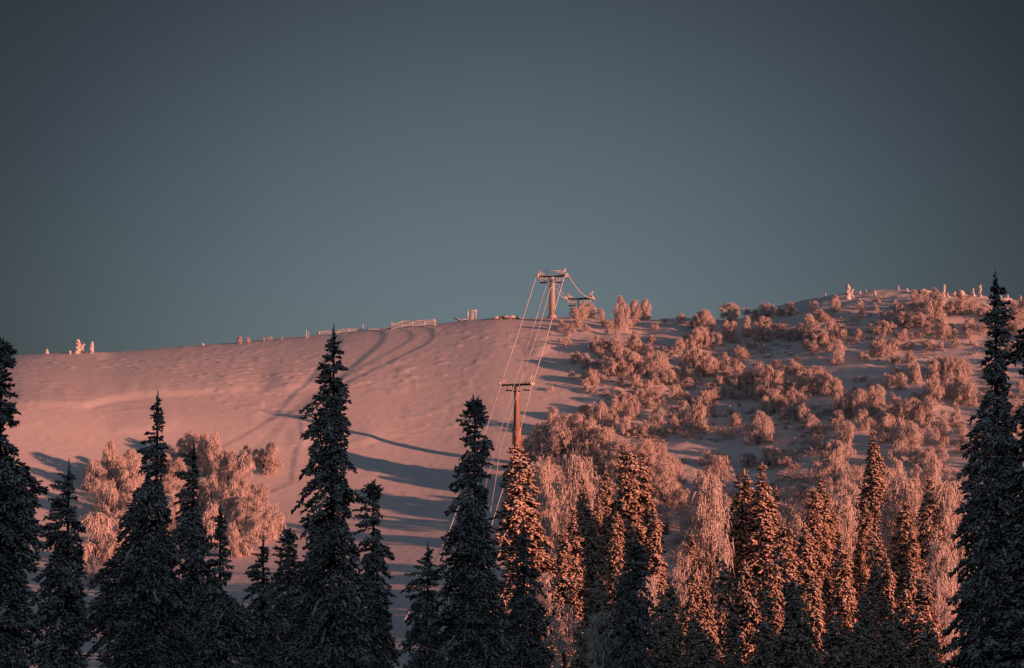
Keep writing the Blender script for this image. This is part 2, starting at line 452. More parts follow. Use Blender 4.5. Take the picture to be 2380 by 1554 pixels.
    if len(J):
        u0 = rng.uniform(.2, .75, len(J)); BP = np.stack([path(J, u0 + q * np.minimum(.28, .45 / R[J])) for q in np.linspace(0, 1, 6)], 1); BP[:, :, 2] += tw_r * .9
        BP += rng.normal(0, tw_r * .5, BP.shape)
        rr_ = tw_r * rng.uniform(.7, 1.6, (len(J), 6)) * np.array([.4, .9, 1.1, 1.2, .9, .3])
        sn.tubes(BP, rr_, 5, False)
    return tr, cr, sn

def fore_spruce(seed, d, tipx, tipy, cx, prof, label, lean=0.0, mat='needles', **kw):
    """a near spruce whose crown outline is measured from the photograph: prof rows are (y, x left, x right)"""
    rng = np.random.default_rng(seed)
    tp = at(tipx, tipy, d); bx = at(cx, 1450, d)[0]
    gz = float(ground_z(bx, d)) - .1
    rows = [(at(cx, y, d)[2] - gz, max(.05, bx - at(xl, y, d)[0]), max(.05, at(xr, y, d)[0] - bx)) for y, xl, xr in prof]
    H = tp[2] - gz
    t_ = .04 if kw.get('spike', True) else .17
    rows = [(H, t_, t_)] + rows
    lastz, l, r = rows[-1]
    if lastz > 1.2: rows.append((.8, l * 1.08, r * 1.08))
    rows.sort()
    a = np.array(rows)
    root = thing('spruce_tree', (bx, d, gz), label, 'spruce', 'dark spruces standing in the shade')
    tr, cr, sn = spruce_mesh(rng, a[:, 0], a[:, 1], a[:, 2], H, lean=(tp[0] - bx) / H, **kw)
    tr.build('trunk', M['bark'], root); build_two('crown', cr, M[mat], sn, M['pad'], root)
    return root

FORE = [
 (11, 52, 4, 797, 0, [(803,-30,22),(825,-45,50),(850,-50,46),(870,-40,27),(895,-50,42),(915,-50,60),(940,-48,52),(960,-45,42),(982,-50,52),(1000,-45,44),(1014,-30,14),(1027,-50,48),(1049,-60,53),(1077,-70,68),(1104,-85,83),(1127,-100,108),(1145,-100,104),(1170,-100,88),(1231,-110,92),(1274,-110,104),(1323,-110,78),(1369,-110,84),(1445,-120,93),(1552,-120,98)], 'broad dark spruce cut by the photo edge, standing alone at the far left', dict(spike=False)),
 (12, 62, 160, 1075, 160, [(1090,152,168),(1102,142,178),(1120,134,176),(1139,122,178),(1157,122,182),(1200,113,178),(1231,98,199),(1260,104,190),(1292,83,198),(1353,89,199),(1445,77,205),(1552,61,208)], 'slim dark spruce between the far left edge and the big layered spruce', {}),
 (13, 66, 367, 917, 360, [(939,358,373),(966,339,378),(997,340,380),(1010,348,378),(1024,336,378),(1038,313,389),(1050,328,386),(1063,321,386),(1090,324,386),(1108,331,389),(1120,342,372),(1140,320,374),(1163,296,386),(1200,291,398),(1237,273,398),(1265,285,404),(1292,280,410),(1329,212,426),(1350,225,420),(1384,211,429),(1445,202,438),(1537,196,444)], 'dark spruce with a wide skirt and narrow spire covering the frosted birch clump', {}),
 (14, 72, 450, 1026, 447, [(1044,438,459),(1068,423,460),(1080,436,456),(1090,428,466),(1108,408,462),(1124,400,462),(1139,428,453),(1163,397,459),(1180,420,462),(1200,416,469),(1237,398,478),(1292,407,486),(1353,405,500),(1445,405,510),(1552,400,520)], 'thin dark spruce with ragged shelves just right of the wide skirted spruce', {}),
 (15, 60, 513, 1173, 513, [(1194,498,521),(1215,494,527),(1246,488,527),(1277,487,530),(1307,484,536),(1332,481,537),(1355,490,524),(1384,475,520),(1415,478,582),(1445,465,586),(1476,460,591),(1552,450,600)], 'small dark spruce with drooping arms at the right end of the birch clump', {}),
 (16, 75, 612, 1246, 612, [(1277,592,626),(1307,588,620),(1338,574,629),(1369,571,645),(1445,565,650),(1552,558,655)], 'short pointed dark spruce left of the tallest middle spruce, piste behind its tip', {}),
 (17, 80, 672, 1236, 668, [(1243,658,681),(1255,650,684),(1268,634,691),(1304,628,694),(1353,626,706),(1445,622,712),(1552,615,715)], 'short round topped dark spruce tucked against the tallest middle spruce', dict(spike=False)),
 (18, 64, 776, 761, 770, [(777,767,788),(796,764,789),(806,756,792),(815,759,796),(826,742,789),(846,748,797),(859,730,802),(870,745,798),(881,734,794),(901,724,810),(915,736,806),(928,731,808),(948,709,806),(964,697,812),(974,712,808),(983,722,811),(1011,709,811),(1028,708,808),(1040,718,806),(1050,679,812),(1058,706,812),(1066,712,820),(1088,714,832),(1100,705,824),(1111,685,812),(1125,712,822),(1139,708,836),(1160,705,812),(1179,684,810),(1200,708,812),(1222,683,812),(1261,702,838),(1307,694,838),(1353,688,840),(1445,672,862),(1507,663,877),(1552,657,893)], 'tallest dark spruce in the middle, its spire reaching above the ridge line', {}),
 (19, 76, 868, 1126, 868, [(1139,832,887),(1157,820,882),(1182,820,878),(1197,826,887),(1231,828,878),(1261,836,899),(1289,840,914),(1305,846,900),(1323,842,903),(1384,842,911),(1445,846,906),(1552,846,935)], 'dark spruce with a hooked round top leaning beside the tallest middle spruce', dict(spike=False)),
 (20, 82, 995, 1262, 992, [(1277,983,1003),(1290,991,1000),(1298,979,1001),(1310,963,1009),(1341,939,1025),(1352,955,1015),(1366,934,1015),(1399,951,1018),(1424,939,1025),(1461,963,1018),(1476,928,1027),(1552,930,1030)], 'low dark spruce with a thin bare tip beside the narrow strip of piste', {}),
 (21, 66, 1104, 932, 1105, [(939,1088,1118),(950,1078,1128),(959,1068,1131),(983,1067,1131),(997,1082,1123),(1017,1073,1136),(1033,1081,1140),(1040,1078,1153),(1052,1060,1134),(1080,1067,1138),(1096,1058,1138),(1115,1062,1138),(1124,1049,1153),(1138,1066,1130),(1154,1061,1132),(1185,1046,1123),(1200,1056,1128),(1225,1043,1141),(1277,1031,1153),(1338,1025,1162),(1399,1012,1175),(1476,1000,1183),(1552,994,1208)], 'dark spruce with a blunt broken top next to the near lift tower', dict(spike=False)),
 (22, 72, 1217, 1209, 1219, [(1225,1208,1228),(1249,1200,1243),(1285,1204,1240),(1323,1198,1253),(1384,1195,1265),(1445,1173,1271),(1500,1168,1278),(1552,1161,1282)], 'dark shaded spruce in front of the orange lit spruce under the near lift tower', {}),
 (23, 88, 1476, 1241, 1475, [(1255,1453,1498),(1272,1458,1494),(1292,1444,1504),(1338,1432,1510),(1384,1438,1512),(1430,1427,1516),(1491,1418,1525),(1552,1412,1522)], 'lone dark grey spruce among orange lit spruces, open twiggy lower boughs', {}),
 (24, 60, 2313, 633, 2312, [(651,2300,2322),(673,2292,2319),(702,2282,2326),(722,2288,2326),(736,2257,2345),(745,2275,2328),(775,2282,2326),(801,2281,2326),(833,2275,2329),(862,2258,2326),(880,2276,2326),(897,2281,2326),(929,2279,2320),(948,2259,2332),(977,2243,2335),(993,2247,2342),(1025,2240,2348),(1064,2215,2351),(1078,2224,2353),(1108,2215,2375),(1130,2222,2350),(1154,2210,2353),(1195,2214,2365),(1237,2200,2370),(1323,2210,2380),(1384,2200,2385),(1552,2192,2395)], 'towering dark spruce at the right side, its thin spire against the sky', {}),
]
for s, d, tx, ty, cx, prof, lab, kw in FORE:
    fore_spruce(s, d, tx, ty, cx, prof, lab, **kw)
# trees cut by the right edge of the photo
fore_spruce(25, 47, 2412, 610, 2412, [(640,2395,2430),(690,2374,2440),(720,2390,2440),(755,2372,2450),(785,2338,2470),(820,2326,2480),(850,2340,2480),(880,2385,2460),(935,2378,2460),(968,2345,2480),(990,2330,2490),(1030,2350,2490),(1100,2330,2490),(1200,2345,2490),(1300,2330,2490),(1552,2300,2500)], 'dark snow laden spruce only showing its boughs at the far right edge', mat='needles_heavy', pads=.10, tw_r=.042, dens=1.0)
fore_spruce(26, 40, 2385, 1345, 2375, [(1370,2352,2400),(1400,2336,2410),(1440,2292,2430),(1480,2290,2440),(1552,2262,2450)], 'low bush-like spruce buried in blue snow in the bottom right corner', mat='needles_heavy', pads=.35, tw_r=.045, dens=.9)

# sunlit spruces of the middle distance: six kinds, then copies
LIT = []
def lit_variant(seed, wide, blunt, dens=1.0):
    rng = np.random.default_rng(seed)
    H = 15.0
    hk = np.array([.3, 2, 4, 6, 8, 10, 11.5, 13, 14, 14.6, 15.0]); hs = np.sort(np.concatenate([hk, np.linspace(.8, 13.6, 18)]))
    rb = np.array([1.9, 1.95, 1.85, 1.65, 1.4, 1.15, .92, .72, .48, .32, .06]) * wide
    if blunt: rb[-4:-1] = np.array([.75, .7, .5]) * wide
    rb = np.interp(hs, hk, rb)
    j = lambda: rb * np.clip(1 + .38 * np.interp(hs, np.linspace(0, 15, 12), rng.normal(0, 1, 12)) + rng.normal(0, .16, len(hs)), .35, 1.7)
    tr, cr, sn = spruce_mesh(rng, hs, j(), j(), H, spacing=.30, per=6.2, tw_len=.34, tw_r=.105, dens=.32 * dens, droop=.95, pads=.16, sides=3, kk=3, ragged=.5)
    root = thing('spruce_tree', (0, 0, 0), 'x', 'spruce', 'sunlit snowy spruces at the foot of the fell')
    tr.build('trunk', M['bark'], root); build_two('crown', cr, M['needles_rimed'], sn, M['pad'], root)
    return root
for sd, w, bl, dn in ((41, .80, 0, 1), (42, 1.0, 0, 1), (43, .9, 1, 1), (44, .65, 0, 1), (45, 1.1, 0, .9), (46, .85, 0, .7)):
    LIT.append(lit_variant(sd, w, bl, dn))
USED = set()
def place(protos, k, loc, label, scale, rz, group=None, cat=None):
    root = protos[k]
    if root.name not in USED: USED.add(root.name); r = root
    else:
        r = root.copy(); COL.objects.link(r)
        for ch in list(root.children):
            c = ch.copy(); COL.objects.link(c); c.parent = r
    r.location = [float(v) for v in loc]; r.rotation_euler = (0, 0, rz); r.scale = scale
    r['label'] = label
    if group: r['group'] = group
    if cat: r['category'] = cat
    return r

# (tip x, tip y, distance, variant, width factor, label)
SPR = [
 (1203,1027,150,1,1.0,'thick orange lit spruce directly below the near lift tower'),
 (1303,1229,128,3,.9,'needle thin lit spruce beside the shaded gap right of the tower spruce'),
 (1332,1177,150,0,.9,'shorter of two adjoining lit spruces, its top below its neighbour'),
 (1361,1107,165,0,.95,'taller of two adjoining lit spruces, slim with a sharp tip'),
 (1397,1095,185,5,1.0,'sparse feathery spruce half lit behind the pair of slim lit spruces'),
 (1430,1190,150,2,.8,'blunt lit spruce with a ragged shoulder just left of the lone grey spruce'),
 (1462,1040,168,2,.9,'left half of a twin topped dark spruce with orange edges'),
 (1493,1045,172,0,.9,'right half of a twin topped spruce with one bright orange side'),
 (1526,1180,150,3,1.0,'mostly shaded spruce with orange tip behind the lone grey spruce'),
 (1656,1095,170,1,.75,'lit spruce standing in front of a wide weeping birch'),
 (1722,1088,160,1,.95,'broad orange lit spruce right of the weeping birch'),
 (1772,1075,158,0,1.05,'tall lit spruce leaning against the broad orange one'),
 (1645,1329,120,4,.7,'dim spruce with hazy pink top below the weeping birch'),
 (1681,1298,125,1,.75,'low orange tipped spruce between dim spruces in the forest bottom'),
 (1571,1356,118,3,1.0,'little leaning spruce with a single bright bough in the shaded hollow'),
 (1550,1478,100,4,.8,'small dark spruce at the bottom below the shaded hollow'),
 (1600,1430,108,4,.8,'dark spruce with twiggy outline at the bottom of the shaded hollow'),
 (1695,1426,104,3,.9,'small spruce with faint orange tip near the bottom, right of the hollow'),
 (1338,1437,104,3,.9,'small dark spruce with fine tip at the bottom beside the bare birch'),
 (1881,1134,160,2,.8,'dark backed spruce touching a taller lit spruce with a curved edge'),
 (1921,1112,164,1,.85,'tall lit spruce with a long sloping bright edge'),
 (1884,1214,142,3,1.1,'thin lit spruce in front of the one with a sloping edge'),
 (1832,1217,135,2,1.1,'wide dark spruce with a flat forked top catching orange light'),
 (1966,1229,140,0,.95,'tall orange spruce lit down to its foot in the right hand forest'),
 (2028,998,205,0,1.0,'highest lit spruce on the right, rising alone above the birches'),
 (2006,1163,165,1,.75,'spruce with white snow lumps below the highest lit spruce'),
 (2037,1237,138,4,.75,'wide dark orange flecked spruce in the middle of the right hand forest'),
 (2096,1166,158,1,1.0,'spruce with stacked dark tiers and orange rims'),
 (2155,1108,170,0,1.05,'lit spruce closest to the towering dark spruce'),
 (2059,1292,128,3,1.0,'orange lit spruce crown low in the right hand forest, first of two'),
 (2103,1290,126,0,.9,'orange lit spruce crown low in the right hand forest, second of two'),
 (1893,1327,118,3,.9,'small red lit spruce before dark ones in the right hand forest'),
 (1857,1342,110,4,.85,'dark broad spruce with pale tip at the bottom of the right hand forest'),
 (2013,1376,112,4,.8,'orange flecked spruce at the bottom of the right hand forest'),
 (1745,1300,122,4,.8,'dim spruce filling the shade below the broad orange spruce'),
 (1800,1300,125,2,.9,'dark spruce in the shade left of the flat topped spruce'),
 (2135,1330,116,4,.9,'dark blue shaded spruce at the edge of the shadowed gap'),
 (1385,1330,118,4,.8,'dark shaded spruce below the slim lit pair'),
 (1775,1440,96,4,.9,'dark spruce cut by the bottom edge below the leaning lit spruce'),
 (1940,1430,98,4,.9,'dark spruce cut by the bottom edge below the spruce lit to its foot'),
 (2085,1420,98,1,1.0,'dark spruce cut by the bottom edge near the shadowed gap'),
 (1640,1460,98,1,1.0,'dark spruce cut by the bottom edge below the hazy pink topped spruce'),

 (1382,1152,178,3,.8,'slender lit spruce just right of the taller slim lit spruce'),
 (1602,1236,165,3,.8,'slender lit spruce at the right rim of the shaded hollow'),
 (1697,1150,176,0,.7,'slender lit spruce touching the left side of the broad orange spruce'),
 (1752,1178,160,3,.8,'slender lit spruce in front of the tall leaning lit spruce'),
 (1815,1128,178,3,.8,'slender lit spruce right of the tall leaning lit spruce'),
 (1943,1172,165,3,.75,'slender lit spruce below the one with a long sloping edge'),
 (2068,1142,178,3,.8,'slender lit spruce between the highest lit spruce and the tiered one'),
 (2128,1205,160,0,.7,'slender lit spruce right of the spruce with stacked dark tiers'),
 (2182,1150,182,3,.8,'slender lit spruce beside the lower boughs of the towering dark spruce'),
 (1268,1150,230,4,.8,'dim spruce behind the needle thin lit spruce, mostly hidden'),
 (1318,1215,236,5,.8,'dim spruce between the needle thin spruce and the slim lit pair'),
 (1412,1150,240,4,.8,'dim spruce filling the gap right of the feathery spruce'),
 (1545,1215,238,5,.8,'dim thin spruce at the upper end of the shaded hollow'),
 (1610,1180,245,4,.7,'dim spruce left of the lit spruce before the weeping birch'),
 (1600,1290,150,5,.8,'dark thin spruce standing in the shaded hollow'),
 (1700,1210,200,4,.8,'dark spruce between the weeping birch and the broad orange spruce'),
 (1845,1180,215,5,.8,'thin dark spruce behind the flat topped spruce'),
 (1990,1150,225,4,.7,'dim spruce behind the highest lit spruce'),
 (2070,1180,215,5,.8,'dim spruce left of the spruce with stacked dark tiers'),
 (2190,1190,210,4,.8,'dim spruce half hidden by the towering dark spruce'),
 (1430,1320,112,4,.8,'dark spruce left of the lone grey spruce, low in the forest'),
 (1530,1370,104,1,.8,'dark spruce right of the lone grey spruce, low in the forest'),
 (1985,1440,92,4,.8,'dark spruce at the bottom edge right of the spruce lit to its foot'),
 (2150,1440,92,1,.9,'black spruce at the bottom edge below the shadowed gap'),
]
for i, (tx, ty, d, k, wf, lab) in enumerate(SPR):
    far = 1 + .38 * float(1 - sstep(1180, 1330, ty)); d = d * far
    tp = at(tx, ty, d); gz = float(ground_z(tp[0], d)) - .3
    s = (tp[2] - gz) / 15.1; wf = wf * (1 + .22 * (far - 1) / .38)
    w = wf * (.55 * s + .45 * max(s, .8))
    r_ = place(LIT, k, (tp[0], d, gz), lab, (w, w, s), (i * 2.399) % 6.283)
    r_.rotation_euler = (.035 * math.sin(i * 1.7), .035 * math.sin(i * 2.9), (i * 2.399) % 6.283)

# ------------------------------------------------------------------ frosted birches
def birch_proto(seed, W=4.2, H=4.5, stems=4, mops=42, upright=.5, fine=None):
    rng = np.random.default_rng(seed)
    tr = MB(); cr = MB()
    stem_pts = []
    for i in range(stems):
        a = rng.uniform(0, 6.28); le = rng.uniform(.08, .32) * W
        h = H * rng.uniform(.62, .88)
        b = np.array([rng.normal(0, .12), rng.normal(0, .12), -.3])
        top = np.array([math.cos(a) * le, math.sin(a) * le, h])
        mid = b * .5 + top * .5 + np.array([-math.cos(a) * le * .25, -math.sin(a) * le * .25, .1 * H])
        t = np.linspace(0, 1, 8)[:, None]
        pth = (1 - t) ** 2 * b + 2 * t * (1 - t) * mid + t ** 2 * top
        stem_pts.append(pth)
        tr.tubes(pth[None], np.linspace(.075, .025, 8)[None] * (H / 4.5), 5)
    SPt = np.concatenate([s[2:] for s in stem_pts])
    n = mops
    cz = H * np.clip(rng.beta(1.25, 1.25, n), .07, .98)
    env = W / 2 * np.sqrt(np.clip(1 - ((cz / H - .36) / .66) ** 2, .05, 1))
    ca = rng.uniform(0, 6.28, n); cr_ = env * np.sqrt(rng.uniform(.12, 1, n)) * .86
    lob = 1 + .3 * np.sin(ca * 2 + rng.uniform(0, 6)) + .15 * np.sin(ca * 3 + rng.uniform(0, 6))
    C = np.stack([np.cos(ca) * cr_ * lob, np.sin(ca) * cr_ * lob, cz], 1)
    for s in stem_pts: C[rng.integers(n)] = s[-1] + [0, 0, .15]
    # limbs from the closest lower stem point
    for c in C:
        dd = np.linalg.norm(SPt - c, axis=1) + 3.0 * np.clip(SPt[:, 2] - c[2] + .15, 0, None)
        q = SPt[np.argmin(dd)]
        m = (q + c) / 2 + np.array([0, 0, .22 * np.linalg.norm(c - q)])
        t = np.linspace(0, 1, 5)[:, None]
        tr.tubes(((1 - t) ** 2 * q + 2 * t * (1 - t) * m + t ** 2 * c)[None], np.linspace(.03, .014, 5)[None], 3, False)
    # drooping frosted twigs, a mop of them at every limb end
    per = 36 if H < 8 else 24
    I = np.repeat(np.arange(n), per); N = len(I)
    ell = rng.uniform(.40, 1.15, n)[I] * rng.uniform(.4, 1.35, N) * (fine or (H / 4.5) ** .5)
    a = rng.uniform(0, 6.28, N); e = rng.uniform(-.1, 1.0, N) * upright * 1.5
    d = np.stack([np.cos(a), np.sin(a), e], 1); d /= np.linalg.norm(d, axis=1, keepdims=True)
    out = C[I] * [1, 1, 0]; d += rng.normal(0, .25, (N, 3)); d += .45 * out / (np.linalg.norm(out, axis=1, keepdims=True) + .3)
    ts = np.array([0, .3, .65, 1.0])
    st = C[I] + rng.normal(0, .20, (N, 3))
    PP = st[:, None, :] + d[:, None, :] * (ell[:, None] * (.62 * ts - .18 * ts ** 2))[:, :, None]
    PP[:, :, 2] -= (ell * rng.uniform(.45, 1.2, N))[:, None] * ts ** 2
    PP[:, :, 2] = np.maximum(PP[:, :, 2], -.1)
    Rr = rng.uniform(.022, .050, N)[:, None] * np.array([.8, 1.1, .85, .25])[None]
    cr.tubes(PP, Rr, 3, False)
    root = thing('birch_tree', (0, 0, 0), 'x', 'birch')
    tr.build('trunk', M['birch_bark'], root); cr.build('crown', M['frost'], root)
    root['dims'] = 0
    return root, W, H

BIR = [birch_proto(101), birch_proto(102, W=4.6, stems=5, mops=50), birch_proto(103, W=3.4, H=4.8, stems=3, mops=37),
       birch_proto(104, W=5.4, H=4.0, stems=6, mops=55), birch_proto(105, W=3.0, H=5.2, stems=2, mops=35), birch_proto(106, W=4.4, stems=4, mops=32),
       birch_proto(107, W=2.4, H=5.4, stems=2, mops=30), birch_proto(108, W=5.0, H=4.4, stems=5, mops=60, upright=.8), birch_proto(109, W=6.2, H=3.6, stems=7, mops=57, upright=.7),
       birch_proto(110, W=3.8, H=4.4, stems=3, mops=45, upright=.3)]
TALL = [birch_proto(121, W=4.2, H=10, stems=4, mops=150, fine=.62, upright=.8), birch_proto(122, W=5.4, H=9.5, stems=5, mops=180, fine=.66, upright=.8), birch_proto(123, W=3.2, H=10.5, stems=3, mops=115, fine=.58, upright=.8)]
for q in BIR + TALL: del q[0]['dims']

Q3 = lambda x, y: ((1100 + x / 3.453) * K, (620 + y / 3.453) * K)
Q4 = lambda x, y: ((1700 + x / 2.975) * K, (640 + y / 2.975) * K)
Q7 = lambda x, y: ((1200 + x * .3218) * K, (1132 + y * .3218) * K)
Q8 = lambda x, y: ((1860 + x * .3218) * K, (1132 + y * .3218) * K)
QL = lambda x, y: ((190 + x / 4.44) * K, (1050 + y / 4.44) * K)
ZB = {'3': (Q3, K / 3.453), '4': (Q4, K / 2.975), '7': (Q7, K * .3218), '8': (Q8, K * .3218), 'L': (QL, K / 4.44)}
BT = {
'3': "1040,550,70,60;1110,548,90,70;1185,545,90,60;1265,553,60,60;1440,645,235,105;1540,552,115,95;1632,556,120,85;1345,525,40,60;940,655,85,90;1000,700,40,70;1155,660,60,65;1325,682,52,62;1108,670,26,36;1180,805,62,75;1295,805,75,95;1240,765,65,60;985,782,60,66;920,750,24,60;1120,722,30,60;1560,692,50,60;1718,645,60,60;1805,603,60,55;1945,604,85,85;1860,572,30,60;2070,615,95,75;2150,662,150,115;2100,792,140,125;2010,805,105,95;1930,852,115,85;1690,772,80,85;1540,822,115,95;1410,852,115,110;1600,852,70,65;1480,922,110,85;1822,770,40,22;1080,932,92,66;1140,982,85,85;1235,972,75,72;1270,892,52,52;1395,1035,195,170;1540,1032,175,95;1655,1055,120,95;1765,1042,180,150;2050,965,165,120;2130,1052,155,125;2180,965,95,80;1360,1062,40,55;1020,1072,62,52;1190,1112,115,140;1560,1132,100,115;1720,1102,82,75;1850,1112,115,130;1990,1152,92,100;1430,1102,50,60;1940,1022,52,50;2110,1112,60,45;838,1156,36,60;1210,1182,62,65;1310,1212,52,55;1662,1232,135,140;1590,1282,115,95;1762,1282,122,112;1900,1242,112,95;2000,1272,95,95;2110,1312,112,105;1450,1292,115,112;1380,1402,145,115;1520,1402,175,112;1950,1445,175,190;2070,1472,122,122;1720,1422,105,105;2200,1382,105,65;870,1535,185,140;960,1542,155,105;1140,1432,135,165;1260,1482,195,125;1100,1542,105,75;1480,1542,135,115;1560,1542,95,65;1740,1542,155,105;1890,1532,135,75;740,1544,92,85;1200,1552,120,110;1340,1500,110,100;1640,1550,110,100;2000,1548,100,110",
'4': "60,502,125,130;40,602,112,120;120,622,85,120;250,432,112,130;362,382,72,62;510,412,92,105;602,402,55,85;682,392,85,92;745,402,42,62;160,472,32,34;215,562,112,65;262,592,132,85;372,542,122,65;490,502,82,130;480,582,92,85;402,632,52,62;490,642,52,52;640,522,62,62;692,542,52,62;820,542,132,112;990,562,132,105;1062,512,52,62;930,432,62,72;970,412,52,34;1022,432,32,34;1012,362,92,85;1072,352,42,42;1182,352,62,55;1302,362,52,52;1202,432,72,44;1360,422,62,62;1500,472,82,125;1350,542,92,105;1272,502,42,42;1422,502,52,62;1192,562,62,62;1100,592,42,62;912,622,102,105;860,582,62,75;972,642,62,62;800,642,62,85;1032,742,142,115;1350,692,105,92;1302,612,52,52;1362,602,62,52;1442,652,75,72;1502,592,82,85;1552,642,62,75;1642,562,62,62;1592,422,85,85;1612,482,92,105;1652,332,105,105;1740,445,205,125;1782,562,122,105;1702,472,62,62;1692,652,72,75;1892,632,72,62;1982,502,82,92;1922,392,115,105;1992,372,105,95;1852,352,72,62;2242,392,62,62;2292,502,92,105;2322,422,82,62;2352,522,82,62;1222,722,52,85;1272,717,42,52;1432,752,62,105;1572,742,82,75;512,742,42,65;582,782,62,95;642,722,42,62;702,822,92,95;742,752,62,42;312,692,72,65;202,792,112,85;222,852,82,85;82,832,152,132;132,822,62,52;312,932,172,75;442,892,132,132;532,922,142,122;602,902,92,92;372,902,102,85;162,972,112,92;152,1012,82,105;442,1002,122,112;502,1022,122,105;802,942,132,112;882,962,132,112;962,972,132,122;1022,962,112,62;782,1002,82,62;702,1052,112,92;622,962,62,62;1052,1132,162,122;1112,1102,132,112;1202,1132,162,112;1292,1112,162,112;1332,1052,122,72;1302,952,62,62;1252,922,52,42;1212,882,52,52;1402,902,82,85;1452,882,92,85;1482,932,102,92;1572,862,102,92;1602,882,122,65;1722,872,142,65;1692,1012,132,92;1742,1042,142,92;1772,962,72,44;1772,802,102,112;1832,862,142,105;1902,862,132,92;1942,852,122,85;1852,992,142,112;1922,1002,132,112;1982,1052,142,112;2232,852,62,52;2352,952,92,65;2322,1102,72,75;562,1102,152,112;502,1122,122,92;602,1062,132,85;642,1152,82,92;702,1122,102,92;782,1162,112,75;842,1262,132,92;452,1322,192,175;522,1312,122,85;62,1112,142,92;22,1222,162,85;102,1082,122,85;1432,1042,72,62;1442,1182,162,122;1572,1192,172,105;1682,1202,182,112;1562,1412,202,122;1492,1352,182,122;1622,1332,162,122;1382,1312,172,112;1222,1232,132,105;1032,1232,102,85;1102,1402,192,122;1002,1482,152,142;932,1482,132,122;1052,1482,132,85;1792,1332,162,105;1802,1152,72,44;1772,1442,92,92;862,1372,72,52;662,1482,102,122;532,1482,122,152;382,1492,82,122;172,1492,82,122;62,1482,92,105;1460,1480,150,130;1600,1490,110,120;1700,1490,120,110;1890,1200,110,100;1930,1330,120,110;2330,1250,110,100;2280,1360,110,110",
'7': "380,270,260,120;450,270,260,110;400,430,180,130;490,360,150,150;600,215,150,95;330,520,200,100;820,580,260,160;1350,340,190,150;1265,230,320,170;1390,220,220,140;1450,360,160,130;1715,330,330,190;1590,265,170,100;1450,640,110,150;1460,920,250,180;1255,1120,200,130;900,1110,120,130;825,1270,140,110;400,920,220,130;1500,1110,180,150;1690,1090,220,110;1900,1010,130,100;985,1100,160,120;1300,1170,100,110;560,330,160,110;1180,820,170,110",
'8': "200,445,175,150;440,160,150,150;560,220,250,180;640,510,300,140;660,345,130,110;1030,345,300,160;1180,175,140,100;1295,310,280,200;1200,465,100,90;965,600,100,60;1430,460,160,120;1550,860,200,140;1850,360,120,130;1950,220,140,110;1205,1550,70,120;760,210,160,140;1100,480,140,120;300,300,120,110",
'L': "560,505,235,180;620,690,200,200;430,575,235,130;1000,330,135,120;1130,320,175,120;1250,340,270,160;1370,410,290,170;1470,470,350,150;1600,370,150,100;960,510,190,130;1100,570,205,160;1430,510,140,120;1650,630,315,170;1770,650,330,200;1820,340,135,120;1920,380,135,120;2010,410,165,130;2110,450,250,120;2190,450,105,70;2070,500,95,160;1000,690,165,180;1350,690,135,140;1450,910,325,200;1370,870,260,160;1680,970,330,200;1790,940,300,170;1990,830,200,160;1900,790,150,120;1750,1160,240,200;1930,1240,265,170;1680,1260,200,130;1700,1390,185,200;2050,1235,90,80;340,1010,360,260;540,1060,280,200;190,1460,450,260;380,1460,270,230;60,1490,150,110;1040,1060,260,160;1020,1240,200,140;160,1700,260,200;560,1700,230,180;480,1900,260,200;300,2000,240,200;620,2050,200,170",
}
ORD = ['first', 'second', 'third', 'fourth', 'fifth', 'sixth', 'seventh', 'eighth', 'ninth', 'tenth', 'eleventh', 'twelfth', 'thirteenth', 'fourteenth', 'fifteenth', 'sixteenth', 'seventeenth', 'eighteenth']
trees = []
for z, txt in BT.items():
    fn, sc = ZB[z]
    for it in txt.split(';'):
        x, y, h, w = map(float, it.split(','))
        px, py = fn(x, y)
        trees.append((px, py, h * sc, w * sc))
trees = [t for t in trees if t[2] > 13.5 or t[0] < 1340]
rf = random.Random(31)
for i in range(14):
    x = rf.uniform(215, 640); y = 1120 + rf.uniform(0, 210) - .10 * (x - 215)
    trees.append((x, y, rf.uniform(45, 75), rf.uniform(35, 60)))
for i in range(46):
    x = rf.uniform(1255, 2190); y = rf.uniform(1190, 1440)
    h = rf.uniform(60, 115); w = rf.uniform(45, 85)
    if not (1520 < x < 1660 and y > 1190): trees.append((x, y, h, w))
for q in ((1232,1130,120,60),(1262,1140,160,75),(1300,1150,170,80),(1335,1150,190,85),(1370,1160,180,80),(1410,1160,170,85),(1450,1170,150,75),(1500,1170,150,80),(1545,1190,120,70),(1285,1210,130,70),(1345,1230,130,80),(1395,1240,120,70),(1240,1200,110,60),(1470,1250,120,70)):
    trees.append((q[0], q[1], q[2] / 1.2, q[3] / 1.2))
trees.sort(key=lambda t: -t[2] * t[3] * (4 if 1320 < t[0] < 1520 and t[1] < 765 else 1) * (.35 if t[1] > 1180 and t[0] > 1240 else 1))
SCRUB = trees[283:]; trees = trees[:283]              # the smallest ones are part of the scrub
def zone(px, py):
    if px < 760: return ('at top' if py < 1180 else 'in the middle' if py < 1290 else 'at bottom') + ' of the clump beside the piste'
    rows = [(752, 'on the skyline'), (800, 'high up'), (850, 'on upper slope'), (900, 'at mid slope'), (960, 'on lower slope'), (1030, 'above the spruces'), (1110, 'at forest edge'), (9999, 'among spruces')]
    cols = [(1330, 'by the piste'), (1480, 'right of lift towers'), (1620, 'below skyline dip'), (1800, 'left of summit'), (1960, 'under forked snow tree'), (2120, 'below bare summit'), (2230, 'below rock pile'), (9999, 'by towering spruce')]
    return next(t for l, t in rows if py < l) + ' ' + next(t for l, t in cols if px < l)
zones = {}
